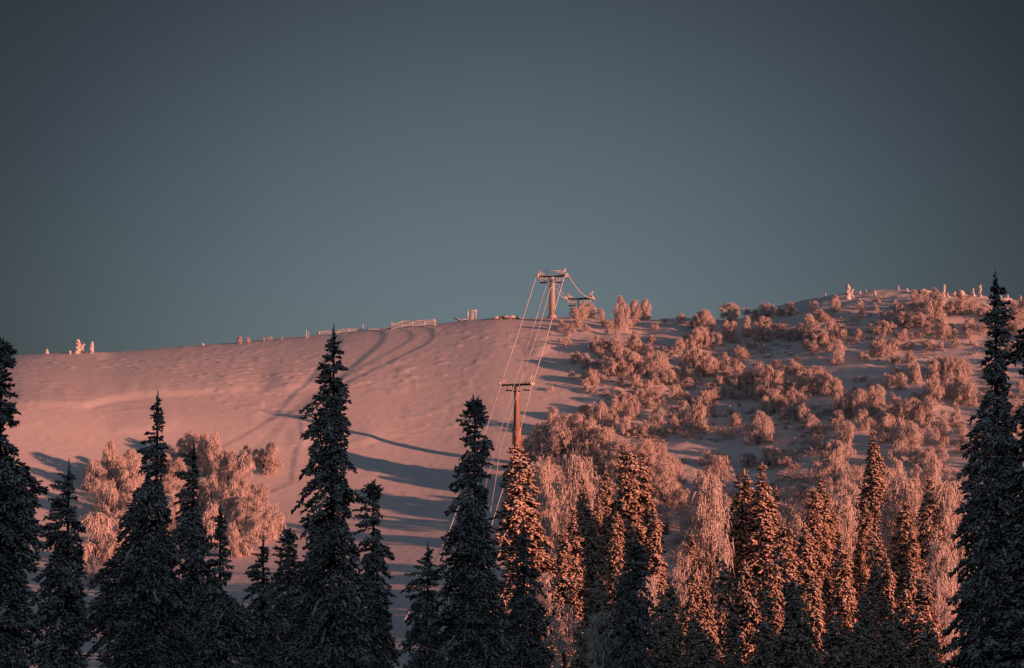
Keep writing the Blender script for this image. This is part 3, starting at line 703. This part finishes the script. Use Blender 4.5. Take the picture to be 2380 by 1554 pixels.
for t in trees:
    m_h = t[2]
    size = 'tall' if m_h > 46 else 'low' if m_h < 21 else 'medium'
    shape = 'narrow' if t[3] < .62 * t[2] else 'wide' if t[3] > 1.05 * t[2] else 'rounded'
    zones.setdefault((size + ' ' + shape, zone(t[0], t[1])), []).append(t)
rb = random.Random(5)
for (look, where), ts in zones.items():
    ts.sort()
    for i, (px, py, h, w) in enumerate(ts):
        g = on_ground(px, py)
        mpp = (g[1] * CP + g[2] * SP) / F
        big = 1.24 if px < 760 else 1.45 if (1330 < px < 1520 and py < 760) else 1.2
        hm, wm = h * mpp * big, w * mpp * big * 1.05
        asp = wm / hm
        KIND = TALL if hm > 7.2 else BIR
        cand = sorted(range(len(KIND)), key=lambda k: abs(math.log(asp / (KIND[k][1] / KIND[k][2]))))[:4 if KIND is BIR else 2]
        k = rb.choice(cand)
        W, H = KIND[k][1], KIND[k][2]
        sw, sh = wm / W * 1.0, hm / H
        if len(ts) == 1: lab = f'{look} frosted birch {where}'
        else: lab = f'{look} frosted birch, {ORD[i]} from left {where}'
        place([b[0] for b in KIND], k, (g[0], g[1], g[2] - .05), lab, (sw, sw, sh), rb.uniform(0, 6.283), group='frosted birches on the fell' if px > 760 else 'frosted birches in the clump beside the piste')

# birches standing among the spruces: (tip x, tip y, distance, variant, width m, label)
for i, (tx, ty, d, k, wm, lab) in enumerate([
 (1256, 1052, 238, 0, 5.0, 'frosted birch rising between the tower spruce and the slim lit spruces'),
 (1335, 1040, 262, 7, 6.0, 'round frosted birch behind the slim lit pair of spruces'),
 (1262, 1325, 172, 2, 3.2, 'dim frosted birch right of the shaded spruce under the tower'),
 (1316, 1400, 138, 4, 2.6, 'small frosted birch at the foot of the needle thin spruce'),
 (1394, 1421, 112, 6, 2.2, 'bare frosted birch top with spread twigs near the bottom edge'),
 (1505, 1330, 165, 5, 3.4, 'frosted birch right of the lone grey spruce in the hollow'),
 (1592, 1283, 190, 9, 2.8, 'lone drooping frosted birch in the middle of the shaded hollow'),
 (1640, 1078, 215, 3, 5.6, 'wide weeping frosted birch behind a lit spruce'),
 (1800, 1150, 228, 2, 4.0, 'frosted birch above the flat topped dark spruce'),
 (1832, 1160, 236, 9, 4.4, 'round topped frosted birch above the flat topped dark spruce'),
 (1960, 1140, 232, 1, 4.6, 'frosted birch left of the highest lit spruce'),
 (2098, 1090, 240, 0, 5.6, 'frosted birch between the highest lit spruce and the towering dark one'),
 (2185, 1240, 170, 5, 3.6, 'dim frosted birch in the shadowed gap beside the towering dark spruce'),
 (2205, 1100, 235, 3, 5.6, 'frosted birch partly behind the towering dark spruce boughs'),
 (1690, 1170, 232, 7, 3.4, 'frosted birch between two lit spruces above the hollow'),
]):
    tp = at(tx, ty, d); gz = float(ground_z(tp[0], d)) - .1; k = 2 if wm < 3.5 else 1 if wm > 4.8 else 0; W_, H_ = TALL[k][1], TALL[k][2]
    place([b[0] for b in TALL], k, (tp[0], d, gz), lab, (wm / W_, wm / W_, (tp[2] - gz) / (H_ * 1.04)), i * 1.9, group='frosted birches on the fell')

def undergrowth():
    rng = np.random.default_rng(61); spots = []
    for i in range(2400):                               # forest floor between the spruces
        px = rng.uniform(1235, 2360); d = rng.uniform(170, 322)
        spots.append((px, d, rng.uniform(.9, 2.3)))
    for i in range(4000):                               # low scrub on the slope above, in patches
        px = rng.uniform(1400, 2800); d = rng.uniform(318, 400)
        if vnoise(px / 60, d / 7, 21) > -.25: spots.append((px, d, rng.uniform(.7, 2.0) * (1 if d < 365 else .55)))
    sp = np.array(spots); x = (sp[:, 0] - CX) / F / .996 * sp[:, 1]; y = sp[:, 1]; z = ground_z(x, y); hh = sp[:, 2]
    qx, qy = project(x, y, z); keep = ~((qx > 1590) & (qx < 1790) & (qy > 1030) & (qy < 1150)) & ~((qx > 1990) & (qx < 2150) & (qy > 880) & (qy < 960))
    x, y, z, hh = x[keep], y[keep], z[keep], hh[keep]
    per = 22; I = np.repeat(np.arange(len(x)), per); N = len(I)
    a = rng.uniform(0, 6.28, N); e = rng.uniform(.2, 1.8, N); d = np.stack([np.cos(a), np.sin(a), e], 1); d /= np.linalg.norm(d, axis=1, keepdims=True)
    ell = hh[I] * rng.uniform(.5, 1.25, N); st = np.stack([x[I], y[I], z[I]], 1) + rng.normal(0, .12, (N, 3)) * hh[I][:, None]
    ts = np.array([0, .35, .7, 1.0])
    PP = st[:, None, :] + d[:, None, :] * (ell[:, None] * ts)[:, :, None]; PP[:, :, 2] -= ell[:, None] * .45 * ts ** 2.2
    # the small birch bushes of the slope, each a few drooping mops
    B_ = [(px, py, h * 1.25, w * 1.25) for px, py, h, w in SCRUB]
    for i in range(440):
        px = rng.uniform(1330, 2750); py = rng.uniform(np.interp(px, RID_X, RID_Y) + 14, 1010)
        if vnoise(px / 55, py / 30, 23) > -.3: h = rng.uniform(10, 34); B_.append((px, py, h, h * rng.uniform(.7, 1.4)))
    C_ = []; S_ = []
    for px, py, h, w in B_:
        if 1590 < px < 1790 and 1040 < py < 1150: continue
        g = on_ground(px, py); mpp = (g[1] * CP + g[2] * SP) / F; n = int(np.clip(h * w / 70, 4, 16))
        q = rng.normal(0, 1, (n, 3)); q /= np.linalg.norm(q, axis=1, keepdims=True); q *= rng.uniform(.25, 1, (n, 1)) ** .5
        C_.append(g + np.stack([q[:, 0] * w * .36 * mpp, q[:, 1] * w * .36 * mpp, h * mpp * (.5 + .38 * q[:, 2])], 1)); S_.append(np.full(n, .20 + .28 * min(h, w) * mpp / 2))
    C_ = np.concatenate(C_); S_ = np.concatenate(S_); k2 = np.repeat(np.arange(len(C_)), 26); n2 = len(k2)
    d2 = rng.normal(0, 1, (n2, 3)) + [0, 0, .5]; d2 /= np.linalg.norm(d2, axis=1, keepdims=True); e2 = S_[k2] * rng.uniform(.5, 1.5, n2)
    P2 = (C_[k2] + rng.normal(0, .12, (n2, 3)))[:, None, :] + d2[:, None, :] * (e2[:, None] * ts)[:, :, None]; P2[:, :, 2] -= (e2 * rng.uniform(.4, 1.1, n2))[:, None] * ts ** 2
    PP = np.concatenate([PP, P2]); N = len(PP)
    o = MB().tubes(PP, rng.uniform(.02, .045, N)[:, None] * np.array([.7, 1.0, 1.0, .3])[None], 3).build('undergrowth', M['frost']); tag(o, kind='stuff')
undergrowth()

# ------------------------------------------------------------------ snow-crusted trees on the skyline
def crusted(px, py, h, w, label, seed, lean=0.0, d=None, fork=False, name='snow_crusted_tree', cat='tree'):
    rng = np.random.default_rng(seed)
    g = on_ground(px, py); mpp = (g[1] * CP + g[2] * SP) / F
    H = h * mpp * .94; W = w * mpp * 1.12
    root = thing(name, (g[0], g[1], g[2] - .1), label, cat, 'snow-crusted trees on the skyline')
    n = int(np.clip(H * 9, 8, 46))
    z = np.linspace(.03, .93, n) * H
    r = W / 2 * np.interp(z / H, [0, .12, .3, .6, .85, 1], [1.0, .8, .62, .55, .45, .3])
    a = rng.uniform(0, 6.28, n)
    off = r * .35
    C = np.stack([np.cos(a) * off + lean * z, np.sin(a) * off, z], 1)
    S = np.stack([r * rng.uniform(.5, .8, n), r * rng.uniform(.5, .8, n), np.maximum(r * .7, H / n * 1.0)], 1)
    mb = MB(); blobs(mb, C, S, rng, .18)
    if fork:
        zz = np.linspace(.2, .62, 9) * H
        blobs(mb, np.stack([.15 * W + (zz / H - .2) * W * .9, 0 * zz, zz], 1), np.full((9, 3), W * .15), rng, .2)
        blobs(mb, np.stack([np.linspace(.25, .6, 6) * W, 0 * np.arange(6), np.linspace(.55, .15, 6) * H], 1), np.full((6, 3), W * .12), rng, .2)
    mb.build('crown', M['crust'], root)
    t = MB(); t.bar((0, 0, -.3), (lean * H, 0, H * .9), .09, .04); t.build('trunk', M['bark'], root)
    return root
CR = [
 (181, 822, 35, 22, 'taller snow-crusted tree of the pair on the left skyline', 0, 1),
 (212, 822, 31, 15, 'slimmer snow-crusted tree of the pair on the left skyline', .05, 0),
 (109, 823, 12, 14, 'tiny snow-crusted shrub left of the pair on the left skyline', 0, 0),
 (162, 824, 10, 12, 'snow-crusted knob at the foot of the left skyline pair', 0, 0),
 (557, 797, 15, 17, 'twiggy frosted shrub on the skyline far left of the snow fence', 0, 0),
 (577, 795, 14, 16, 'second frosted shrub on the skyline beside a twin left of the fence', 0, 0),
 (612, 791, 9, 14, 'low frosted shrub on the skyline between the twins and the fence', 0, 0),
 (628, 789, 11, 14, 'frosted shrub on the skyline with a small flat top left of the fence', 0, 0),
 (655, 788, 7, 10, 'smallest frosted shrub on the skyline closest to the snow fence', 0, 0),
 (472, 803, 6, 9, 'lone snow knob on the left skyline', 0, 0),
 (1971, 697, 38, 18, 'forked snow-crusted tree standing highest on the summit', .02, 1),
 (1918, 692, 12, 9, 'small snow-crusted stump left of the forked summit tree', 0, 0),
 (1895, 692, 7, 6, 'tiny snow knob left of the forked summit tree', 0, 0),
 (2036, 694, 20, 12, 'leaning snow-crusted tree on the bare summit side', -.2, 0),
 (2088, 676, 14, 8, 'small upright snow-crusted tree on the summit line', 0, 0),
 (2108, 678, 9, 9, 'little cone of crusted snow on the summit line', 0, 0),
 (2190, 691, 32, 13, 'tall curved snow-crusted tree on the right skyline', .22, 0),
 (2202, 691, 12, 10, 'small crusted shrub beside the curved skyline tree', 0, 0),
 (2262, 690, 22, 12, 'shorter of two snow-crusted trees beside the towering spruce tip', 0, 0),
 (2277, 690, 32, 13, 'taller of two snow-crusted trees beside the towering spruce tip', .05, 0),
 (2372, 708, 22, 14, 'snow-crusted tree on the skyline near the right edge', 0, 0),
 (2342, 697, 14, 12, 'crusted snow cone behind the snowy table', 0, 0),
 (2327, 694, 10, 9, 'tiny crusted cone right of the towering spruce tip', 0, 0),
 (2013, 681, 8, 5, 'thin snow stub right of the forked summit tree', 0, 0),
 (1999, 684, 8, 10, 'snow lump at the foot of the forked summit tree', 0, 0),
 (2081, 704, 9, 14, 'round crusted mound below the summit line', 0, 0),
 (1998, 706, 12, 18, 'wide crusted mound below the forked summit tree', 0, 0),
]
for i, (px, py, h, w, lab, le, fk) in enumerate(CR):
    shrub = h < 16
    if 500 < px < 700:
        g = on_ground(px, py + 2); mpp = (g[1] * CP + g[2] * SP) / F; W_, H_ = BIR[8][1], BIR[8][2]
        r_ = place([b[0] for b in BIR], 8 if i % 2 else 1, (g[0], g[1], g[2] - .35), lab, (w * mpp / W_, w * mpp / W_, h * mpp * 1.15 / H_), i * 1.3, group='twiggy frosted shrubs on the skyline', cat='shrub')
        r_.name = 'frosted_shrub'; continue
    crusted(px, py, h, w, lab, 300 + i, le, fork=bool(fk), name='snow_crusted_shrub' if shrub else 'snow_crusted_tree', cat='shrub' if shrub else 'tree')

# ------------------------------------------------------------------ rocks
def rock(px, py, w, h, label, seed):
    rng = np.random.default_rng(seed)
    g = on_ground(px, py); mpp = (g[1] * CP + g[2] * SP) / F
    mb = MB(); n = max(3, int(w / 7))
    xs = np.linspace(-.42, .42, n) * w * mpp
    blobs(mb, np.stack([xs, rng.normal(0, .2, n), rng.uniform(.0, .35, n) * h * mpp], 1), np.stack([rng.uniform(.7, 1.1, n) * w * mpp / n * 1.1, rng.uniform(.6, 1, n), rng.uniform(.45, .7, n) * h * mpp], 1), rng, .12, ICO2)
    o = mb.build('snowy_rock', M['rock'], None); o.location = g - [0, 0, .05]
    return tag(o, label, 'rock', 'snowy rocks on the fell')
rock(1180, 742, 56, 9, 'low pile of dark rocks with snow on the ridge left of the lift tower', 401)
rock(2145, 682, 24, 10, 'snow covered boulder on the summit line', 402)
rock(2235, 690, 40, 16, 'rock pile with crusted snow on the right skyline', 403)
Q = Q4(285, 1095); rock(Q[0], Q[1], 26, 24, 'big snow capped boulder among the birches under the skyline dip', 404)
Q = Q4(170, 1120); rock(Q[0], Q[1], 22, 12, 'smaller boulder left of the big snow capped one', 405)

# ------------------------------------------------------------------ ski lift
def tower(base, H, beam, mast_w, label, yaw=0.0, rail=False, block=0.0, heavy=1.0, cage=(1.0, 1.1), cage_x=(.62, .62)):
    root = thing('lift_tower', base, label, 'lift tower', 'ski lift towers', rz=yaw)
    hb = beam / 2
    m = MB()
    if block > 0:
        m.frustum(block, H - .18, mast_w * .80, mast_w * .8, mast_w * .60, mast_w * .6)
        m.frustum(block * .35, block - .02, mast_w * 1.0, mast_w, mast_w * 1.0, mast_w)
        m.box((0, 0, block + .1), (mast_w * 1.14, mast_w * 1.14, .24))
        m.frustum(-1.2, block * .35 - .02, mast_w * 1.15, mast_w * 1.15, mast_w * 1.0, mast_w)
        m.bar((-mast_w * .55, -.5, .2), (-mast_w * .25, -.5, block * .45), .08); m.bar((mast_w * .55, -.5, .2), (mast_w * .25, -.5, block * .45), .08)
    else:
        m.frustum(-.6, H - .18, mast_w, mast_w, mast_w * .76, mast_w * .76)
        m.box((0, 0, .15), (mast_w * 1.6, mast_w * 1.5, .5))
    m.build('mast', M['rust' if block > 0 else 'steel'], root, False)
    fl = MB(); fl.box((0, 0, H - 1.05), (mast_w * .86, mast_w * .86, .12)); fl.build('flange', M['dark_steel'], root, False)
    edge = MB(); edge.bar((mast_w * .28, -mast_w * .45, .6), (mast_w * .2, -mast_w * .40, H - .5), .05); edge.bar((mast_w * .05, -mast_w * .47, .6), (mast_w * .04, -mast_w * .40, H - .5), .04)
    edge.build('ladder', M['rime'], root)
    b = MB(); b.box((0, 0, H), (beam, .30, .26)); b.box((0, 0, H - .16), (mast_w * .9, .5, .12)); b.build('crossbeam', M['dark_steel'], root, False)
    sn = MB(); rng = np.random.default_rng(int(H * 10)); nn = 16
    blobs(sn, np.stack([np.linspace(-hb, hb, nn), rng.normal(0, .05, nn), np.full(nn, H + .15)], 1), np.stack([rng.uniform(.08, .22, nn), np.full(nn, .15), rng.uniform(.03, .09, nn)], 1), rng, .2)
    sn.build('snow_load', M['pad'], root)
    for s in (-1, 1):
        w = MB()                         # wheel train at the beam end, deep in rime
        w.bar((s * hb, -1.0, H - .05), (s * hb, 1.0, H + .15), .10)
        for q in np.linspace(-.9, .9, 5):
            w.add(*tubes(np.array([[[s * hb - .06, q, H + .08 + .1 * q], [s * hb + .06, q, H + .08 + .1 * q]]]), np.array([[.19, .19]]), 12, True))
        blobs(w, np.stack([s * hb + rng.normal(0, .08, 9) * heavy, rng.uniform(-.9, .9, 9), H + rng.uniform(-.1, .35, 9)], 1), np.full((9, 3), .20 * heavy), rng, .2)
        w.build('wheel_train', M['rime'], root)
        f = MB()                         # lifting frame over the wheel train
        for q in (-.45, .45):
            tipp = (s * (hb - .02), q, H + 1.35)
            f.bar((s * (hb - .55), q, H + .1), tipp, .06); f.bar((s * (hb - 1.35), q, H + .1), tipp, .055)
            if heavy > .9: f.bar((s * (hb - .85), q, H + .12), (s * (hb - .12), q, H + 1.1), .05)
        f.bar((s * (hb - .02), -.45, H + 1.35), (s * (hb - .02), .45, H + 1.35), .05)
        f.build('lifting_frame', M['rime'], root)
        c = MB(); cw, chh = cage; xc = s * hb * cage_x[0 if s < 0 else 1]
        for xx in (-cw / 2, cw / 2) + ((-cw * .12, ) if heavy > .9 else ()):
            for q in (-.4, .4): c.bar((xc + xx, q, H - .1), (xc + xx, q, H - chh), .055)
        c.bar((xc - cw / 2, -.4, H - .55), (xc + cw / 2, -.4, H - .55), .035)
        pl = c.build('service_platform', M['rime'], root)
        fl2 = MB(); fl2.box((xc, 0, H - chh), (cw + .1, .95, .14)); fl2.build('deck', M['dark_steel'], pl, False)
    if rail:
        r = MB()
        for q, zz in ((-.4, 1.0), (.4, .86)): r.bar((-hb + .9, q, H + zz), (hb - .9, q, H + zz), .045)
        r.build('top_rail', M['rime'], root)
    return root
def zp(x, y): return ((1280 + x / 9.14) * K, (630 + y / 9.14) * K)       # lift zoom
gA = on_ground(1282, 741); pA = zp(620, 1350)
gA = on_ground(pA[0], pA[1]); HA = at(*zp(610, 415), gA[1])[2] - gA[2]
tower(gA, HA, 5.1, 1.12, 'tall rimed lift tower on the ridge with a top rail between its frames', yaw=-.12, rail=True, cage=(1.1, 1.15), cage_x=(.62, .60))
zc = lambda x, y: ((1180 + x / 7.0625) * K, (880 + y / 7.0625) * K)
dB = float(on_ground(1203, 1078)[1])
tB = at(*zc(578, 425), dB); gzB = float(ground_z(tB[0], dB)); HB = tB[2] - gzB
blk = at(*zc(585, 1200), dB)[2] - gzB
tower((tB[0], dB, gzB), HB, 5.0, 1.12, 'slender lift tower lower on the slope with a thick base, spruces at its foot', yaw=-.26, block=max(.8, blk), heavy=.75, cage=(.9, .85), cage_x=(.50, .62))
dC = 452.0
tC = at(*zp(1240, 915), dC); gzC = float(ground_z(tC[0], dC)); HC = tC[2] - gzC
tower((tC[0], dC, gzC), HC, 5.2, .8, 'short looking lift tower behind the ridge, frosted bushes hiding its base', yaw=-.2, heavy=1.0, cage=(1.15, 1.35), cage_x=(.60, .58))
def cable(pts, r, label, sag=0.0):
    P_ = []
    for i in range(len(pts) - 1):
        a, b = np.array(pts[i], float), np.array(pts[i + 1], float); n = 14
        for k in range(n):
            t = k / n; p = a + (b - a) * t
            s_ = sag[i] if isinstance(sag, (list, tuple)) else sag
            p[2] -= s_ * 4 * t * (1 - t); P_.append(p)
    P_.append(np.array(pts[-1], float))
    P_ = np.array(P_); c0 = P_[0].copy()
    rng = np.random.default_rng(len(label))
    thin = .62 + .38 * sstep(dB - 12, dB + 12, P_[:, 1])        # thinner rime lower down
    o = MB().tubes((P_ - c0)[None], (r * thin * rng.uniform(.8, 1.25, len(P_)))[None], 5).build('lift_cable', M['rime'])
    o.location = c0
    return tag(o, label, 'cable', 'rimed ski lift cables')
dA = gA[1]
cable([at(*zp(1560, 900), dC), at(*zp(955, 350), dA), at(*zp(880, 440), dA - .9), at(*zc(850, 400), dB), at(1192, 1060, dB - 27), at(1150, 1196, dB - 70), at(1100, 1350, dB - 122)], .092, 'outermost right lift cable running down past the tower mast to the lower tower', [1.3, 0, .25, .1, .1, .1])
cable([at(*zp(960, 940), dC), at(*zp(520, 545), dA + 1), at(*zp(270, 400), dA), at(*zc(305, 410), dB), at(*zc(60, 1170), dB - 32), at(1040, 1245, dB - 72), at(946, 1432, dB - 127), at(905, 1490, dB - 147), at(850, 1570, dB - 172)], .085, 'outermost left lift cable coming off the left wheels of both towers', [.4, 0, .25, .1, .1, .1, .05, .05])
cable([at(*zp(505, 560), dA - .8), at(*zp(250, 1400), dA - 22), at(*zc(535, 420), dB - .8), at(*zc(250, 1370), dB - 29), at(1120, 1160, dB - 62), at(1075, 1290, dB - 100)], .05, 'thin inner lift cable left of the mast of the ridge tower', [.1, .1, .1, .1, .1])
cable([at(*zp(740, 545), dA + .8), at(*zp(575, 690), dA - 1.6), at(*zp(340, 1540), dA - 24), at(*zc(622, 420), dB - .8), at(*zc(290, 1540), dB - 32), at(1140, 1190, dB - 66)], .06, 'thin inner lift cable crossing behind the mast of the ridge tower', [0, .1, .1, .1, .1])
cable([at(*zp(740, 555), dA + .8), at(*zp(1040, 985), dC - 1)], .06, 'sagging cable loop between the ridge tower and the tower behind it', [.7])
cable([at(*zp(500, 535), dA + .8), at(*zp(850, 800), dC - 18), at(*zp(1160, 955), dC - 1)], .055, 'lower sagging cable loop between the two ridge towers', [0, .9])
cable([at(*zp(1005, 1000), dC), at(*zp(1060, 1190), dC + 18)], .04, 'short cable dropping behind frosted bushes from the left of the rear tower', [.1])
cable([at(*zp(1560, 940), dC), at(*zp(1590, 1200), dC + 18)], .04, 'short cable dropping behind frosted bushes from the right of the rear tower', [.1])

# ------------------------------------------------------------------ things on the ridge
zf = lambda x, y: ((720 + x / 5.064) * K, (720 + y / 5.064) * K)
def fence(rows, posts, name, label, thick=.09):
    """rows: rail polylines in fence zoom pixels; posts: (x, y top, y bottom)"""
    pb = zf(*posts[0][:1], posts[0][2]); d = float(on_ground(*pb)[1]) - .3
    c0 = at(*pb, d)
    root = thing(name, c0, label, 'fence')
    rng = np.random.default_rng(len(label))
    for rl in rows:
        pts = np.array([at(*zf(x, y), d) - c0 for x, y in rl]); L = []
        for i in range(len(pts) - 1):
            for k in range(6): L.append(pts[i] + (pts[i + 1] - pts[i]) * k / 6)
        L.append(pts[-1]); L = np.array(L); L[:, 2] += rng.normal(0, .02, len(L))
        MB().tubes(L[None], (thick * rng.uniform(.75, 1.3, len(L)))[None], 6).build('rail', M['rime'], root)
    for x, yt, yb in posts:
        a = at(*zf(x, yt), d) - c0; b = at(*zf(x, yb + 12), d) - c0
        MB().bar(b, a, .13, .09, 7).build('post', M['rime'], root)
    return root
fence([[(262, 462), (400, 455), (520, 438), (650, 430), (840, 425)], [(275, 478), (400, 472), (520, 462), (650, 452), (840, 440)], [(300, 497), (420, 490), (540, 474)]],
      [(300, 458, 498), (420, 452, 492), (545, 436, 478), (670, 428, 466), (840, 365, 446), (890, 405, 432)], 'snow_fence', 'long low rimed snow fence behind the tip of the tallest middle spruce')
fence([[(1190, 372), (1320, 332), (1560, 320), (1735, 312)], [(1195, 388), (1320, 348), (1560, 338), (1735, 330)], [(1200, 404), (1320, 374), (1560, 358), (1735, 350)], [(1205, 420), (1330, 392), (1560, 378), (1735, 366)], [(890, 432), (1060, 430), (1130, 415), (1195, 395)]],
      [(1197, 335, 432), (1320, 325, 400), (1455, 322, 388), (1600, 318, 380), (1718, 298, 372), (1738, 318, 374)], 'snow_fence', 'tall rimed snow fence on the ridge above the ski tracks')
def ridge_frame():
    b = zf(2180, 315); d = float(on_ground(*b)[1]) - .2; c0 = at(*b, d)
    q = lambda x, y, dy=0.0: at(*zf(x, y), d + dy) - c0
    root = thing('start_gate', c0, 'rimed wooden start gate frame with a short ramp on the ridge', 'gate')
    for x0, y0, x1, y1 in ((2138, 190, 2135, 322), (2240, 182, 2228, 318)):
        MB().bar(q(x1, y1), q(x0, y0), .16, .14, 8).build('post', M['rime'], root)
    MB().bar(q(2125, 204), q(2252, 198), .13, .13, 8).build('top_beam', M['rime'], root)
    for y in (238, 262, 285, 303): MB().bar(q(2150, y), q(2210, y - 4), .10, .10, 6).build('rung', M['rime'], root)
    MB().bar(q(2200, 215), q(2204, 312), .09, .09, 6).build('brace', M['rime'], root)
    MB().bar(q(2215, 310), q(2238, 215), .08, .08, 6).build('brace', M['rime'], root)
    m = MB(); m.tubes(np.array([[q(1968, 288), q(2010, 308), q(2050, 328), q(2140, 312)]]), np.array([[.09, .12, .14, .12]]), 6); m.build('ramp', M['dark_steel'], root)
    m = MB(); m.tubes(np.array([[q(1972, 284), q(2012, 303), q(2055, 321), q(2140, 305)]]), np.array([[.06, .09, .11, .10]]), 6); m.build('snow_load', M['rime'], root)
ridge_frame()
def sign_post():
    b = zf(138, 542); d = float(on_ground(*b)[1]) - .2; c0 = at(*b, d); q = lambda x, y: at(*zf(x, y), d) - c0
    root = thing('marker_post', c0, 'rimed marker post with three short arms left of the snow fence', 'post')
    MB().bar(q(138, 550), q(138, 438), .13, .10, 7).build('pole', M['rime'], root)
    for y in (470, 498, 522): MB().bar(q(140, y), q(176, y), .11, .06, 6).build('arm', M['rime'], root)
sign_post()
def table():
    X = lambda x: (2000 + x / 4.76) * K; Y = lambda y: (660 + y / 4.76) * K
    g = on_ground(X(2160), Y(395)); d = g[1]; q = lambda x, y, dy=0.0: at(X(x), Y(y), d + dy) - g
    root = thing('shelter_table', g, 'snow covered table-like bench beside the towering dark spruce', 'bench')
    a, b = q(2060, 338), q(2240, 352)
    m = MB(); m.add(*tubes(np.array([[a, a * .5 + b * .5, b]]), np.array([[.32, .34, .32]]), 6, True)); m.build('top', M['rime'], root)
    for x in (2090, 2225):
        p = q(x, 400); t = q(x, 345)
        MB().frustum(p[2] - .3, t[2], .5, .8, .5, .8, (p[0], 0)).build('leg', M['rock'], root, False)
table()

# ------------------------------------------------------------------ wood on the knoll beside the camera (outside the photograph; it shades the near trees)
def knoll_wood():
    rng = np.random.default_rng(77)
    mb = MB(); hs = np.linspace(0, 1, 9)
    spots = []
    for i in range(70):
        q = rng.uniform(20, 110); p = rng.uniform(-40, 108)
        spots.append((q * math.cos(SUN_AZ) + p * math.sin(SUN_AZ), -q * math.sin(SUN_AZ) + p * math.cos(SUN_AZ)))
    for i in range(160):
        y = rng.uniform(105, 325); spots.append((y * rng.uniform(.262, .75), y))
    for x, y in spots:
        if y > 0 and x / y < .262: continue
        if math.hypot(x, y) < 22: continue
        H = rng.uniform(8, 15); gz = float(ground_z(x, y)); n = 260
        u = rng.uniform(.05, 1, n); a = rng.uniform(0, 6.28, n); R = 1.5 * (1 - u) ** .8 * rng.uniform(.5, 1, n) + .1
        st = np.stack([x + 0 * a, y + 0 * a, gz + u * H], 1); en = st + np.stack([np.cos(a) * R, np.sin(a) * R, -.5 * R], 1)
        mb.tubes(np.stack([st, (st + en) / 2, en], 1), np.tile([.10, .24, .05], (n, 1)), 3, False)
        mb.tubes(np.array([[[x, y, gz - .3], [x, y, gz + H]]]), np.array([[.16, .02]]), 5)
    o = mb.build('forest', M['needles_heavy']); tag(o, kind='stuff')
knoll_wood()

# ------------------------------------------------------------------ sky, sun, camera
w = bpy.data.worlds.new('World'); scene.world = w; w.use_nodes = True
nt = w.node_tree; bg = nt.nodes['Background']
sky = nt.nodes.new('ShaderNodeTexSky'); sky.sky_type = 'NISHITA'; sky.sun_disc = False
sky.sun_elevation = SUN_EL; sky.sun_rotation = math.atan2(SUN[0], SUN[1])
sky.altitude = 400; sky.air_density = 1.0; sky.dust_density = .3; sky.ozone_density = 3.0
hsv = nt.nodes.new('ShaderNodeHueSaturation'); hsv.inputs['Saturation'].default_value = .50
nt.links.new(sky.outputs[0], hsv.inputs['Color'])
tint = nt.nodes.new('ShaderNodeMix'); tint.data_type = 'RGBA'; tint.blend_type = 'MULTIPLY'; tint.inputs['Factor'].default_value = 1
nt.links.new(hsv.outputs[0], tint.inputs['A']); tint.inputs['B'].default_value = (.925, .955, .995, 1)
# sky dimming added around a patch above the fell, imitating lens corner darkening
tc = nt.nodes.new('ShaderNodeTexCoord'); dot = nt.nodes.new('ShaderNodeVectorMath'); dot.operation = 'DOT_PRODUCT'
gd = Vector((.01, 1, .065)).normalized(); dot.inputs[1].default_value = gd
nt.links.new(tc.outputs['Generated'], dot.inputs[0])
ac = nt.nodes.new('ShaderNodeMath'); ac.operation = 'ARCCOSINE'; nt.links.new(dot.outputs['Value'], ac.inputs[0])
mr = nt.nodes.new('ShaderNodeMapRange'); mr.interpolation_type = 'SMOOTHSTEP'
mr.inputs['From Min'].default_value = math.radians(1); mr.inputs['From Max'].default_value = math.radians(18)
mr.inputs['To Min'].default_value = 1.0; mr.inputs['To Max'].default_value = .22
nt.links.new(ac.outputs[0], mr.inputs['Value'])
shaped_sky = nt.nodes.new('ShaderNodeVectorMath'); shaped_sky.operation = 'SCALE'
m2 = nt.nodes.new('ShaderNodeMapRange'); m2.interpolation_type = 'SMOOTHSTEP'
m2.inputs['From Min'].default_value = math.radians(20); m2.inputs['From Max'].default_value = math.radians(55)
m2.inputs['To Min'].default_value = 0; m2.inputs['To Max'].default_value = .55  # sky raised again outside the view, added as ambient fill
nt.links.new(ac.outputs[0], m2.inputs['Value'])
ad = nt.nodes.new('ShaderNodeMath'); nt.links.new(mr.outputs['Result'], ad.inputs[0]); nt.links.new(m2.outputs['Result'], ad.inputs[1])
nt.links.new(tint.outputs['Result'], shaped_sky.inputs[0]); nt.links.new(ad.outputs[0], shaped_sky.inputs['Scale'])
nt.links.new(shaped_sky.outputs[0], bg.inputs['Color']); bg.inputs['Strength'].default_value = .07

sl = bpy.data.lights.new('sun', 'SUN'); so = bpy.data.objects.new('sun', sl); COL.objects.link(so)
sl.energy = 3.9; sl.angle = math.radians(.5); sl.color = (1.0, .325, .192)
so.rotation_euler = Vector(SUN).to_track_quat('Z', 'Y').to_euler()
so.location = (40, -30, 30)

cam = bpy.data.cameras.new('camera'); co = bpy.data.objects.new('camera', cam); COL.objects.link(co)
cam.sensor_width = 36; cam.lens = 36 * F / 2380; cam.clip_start = .5; cam.clip_end = 20000
co.rotation_euler = (math.pi / 2 + P, 0, 0)
scene.camera = co
scene.view_settings.view_transform = 'Standard'; scene.view_settings.look = 'None'
scene.view_settings.exposure = .4; scene.view_settings.gamma = 1
scene.cycles.max_bounces = 5; scene.cycles.diffuse_bounces = 3
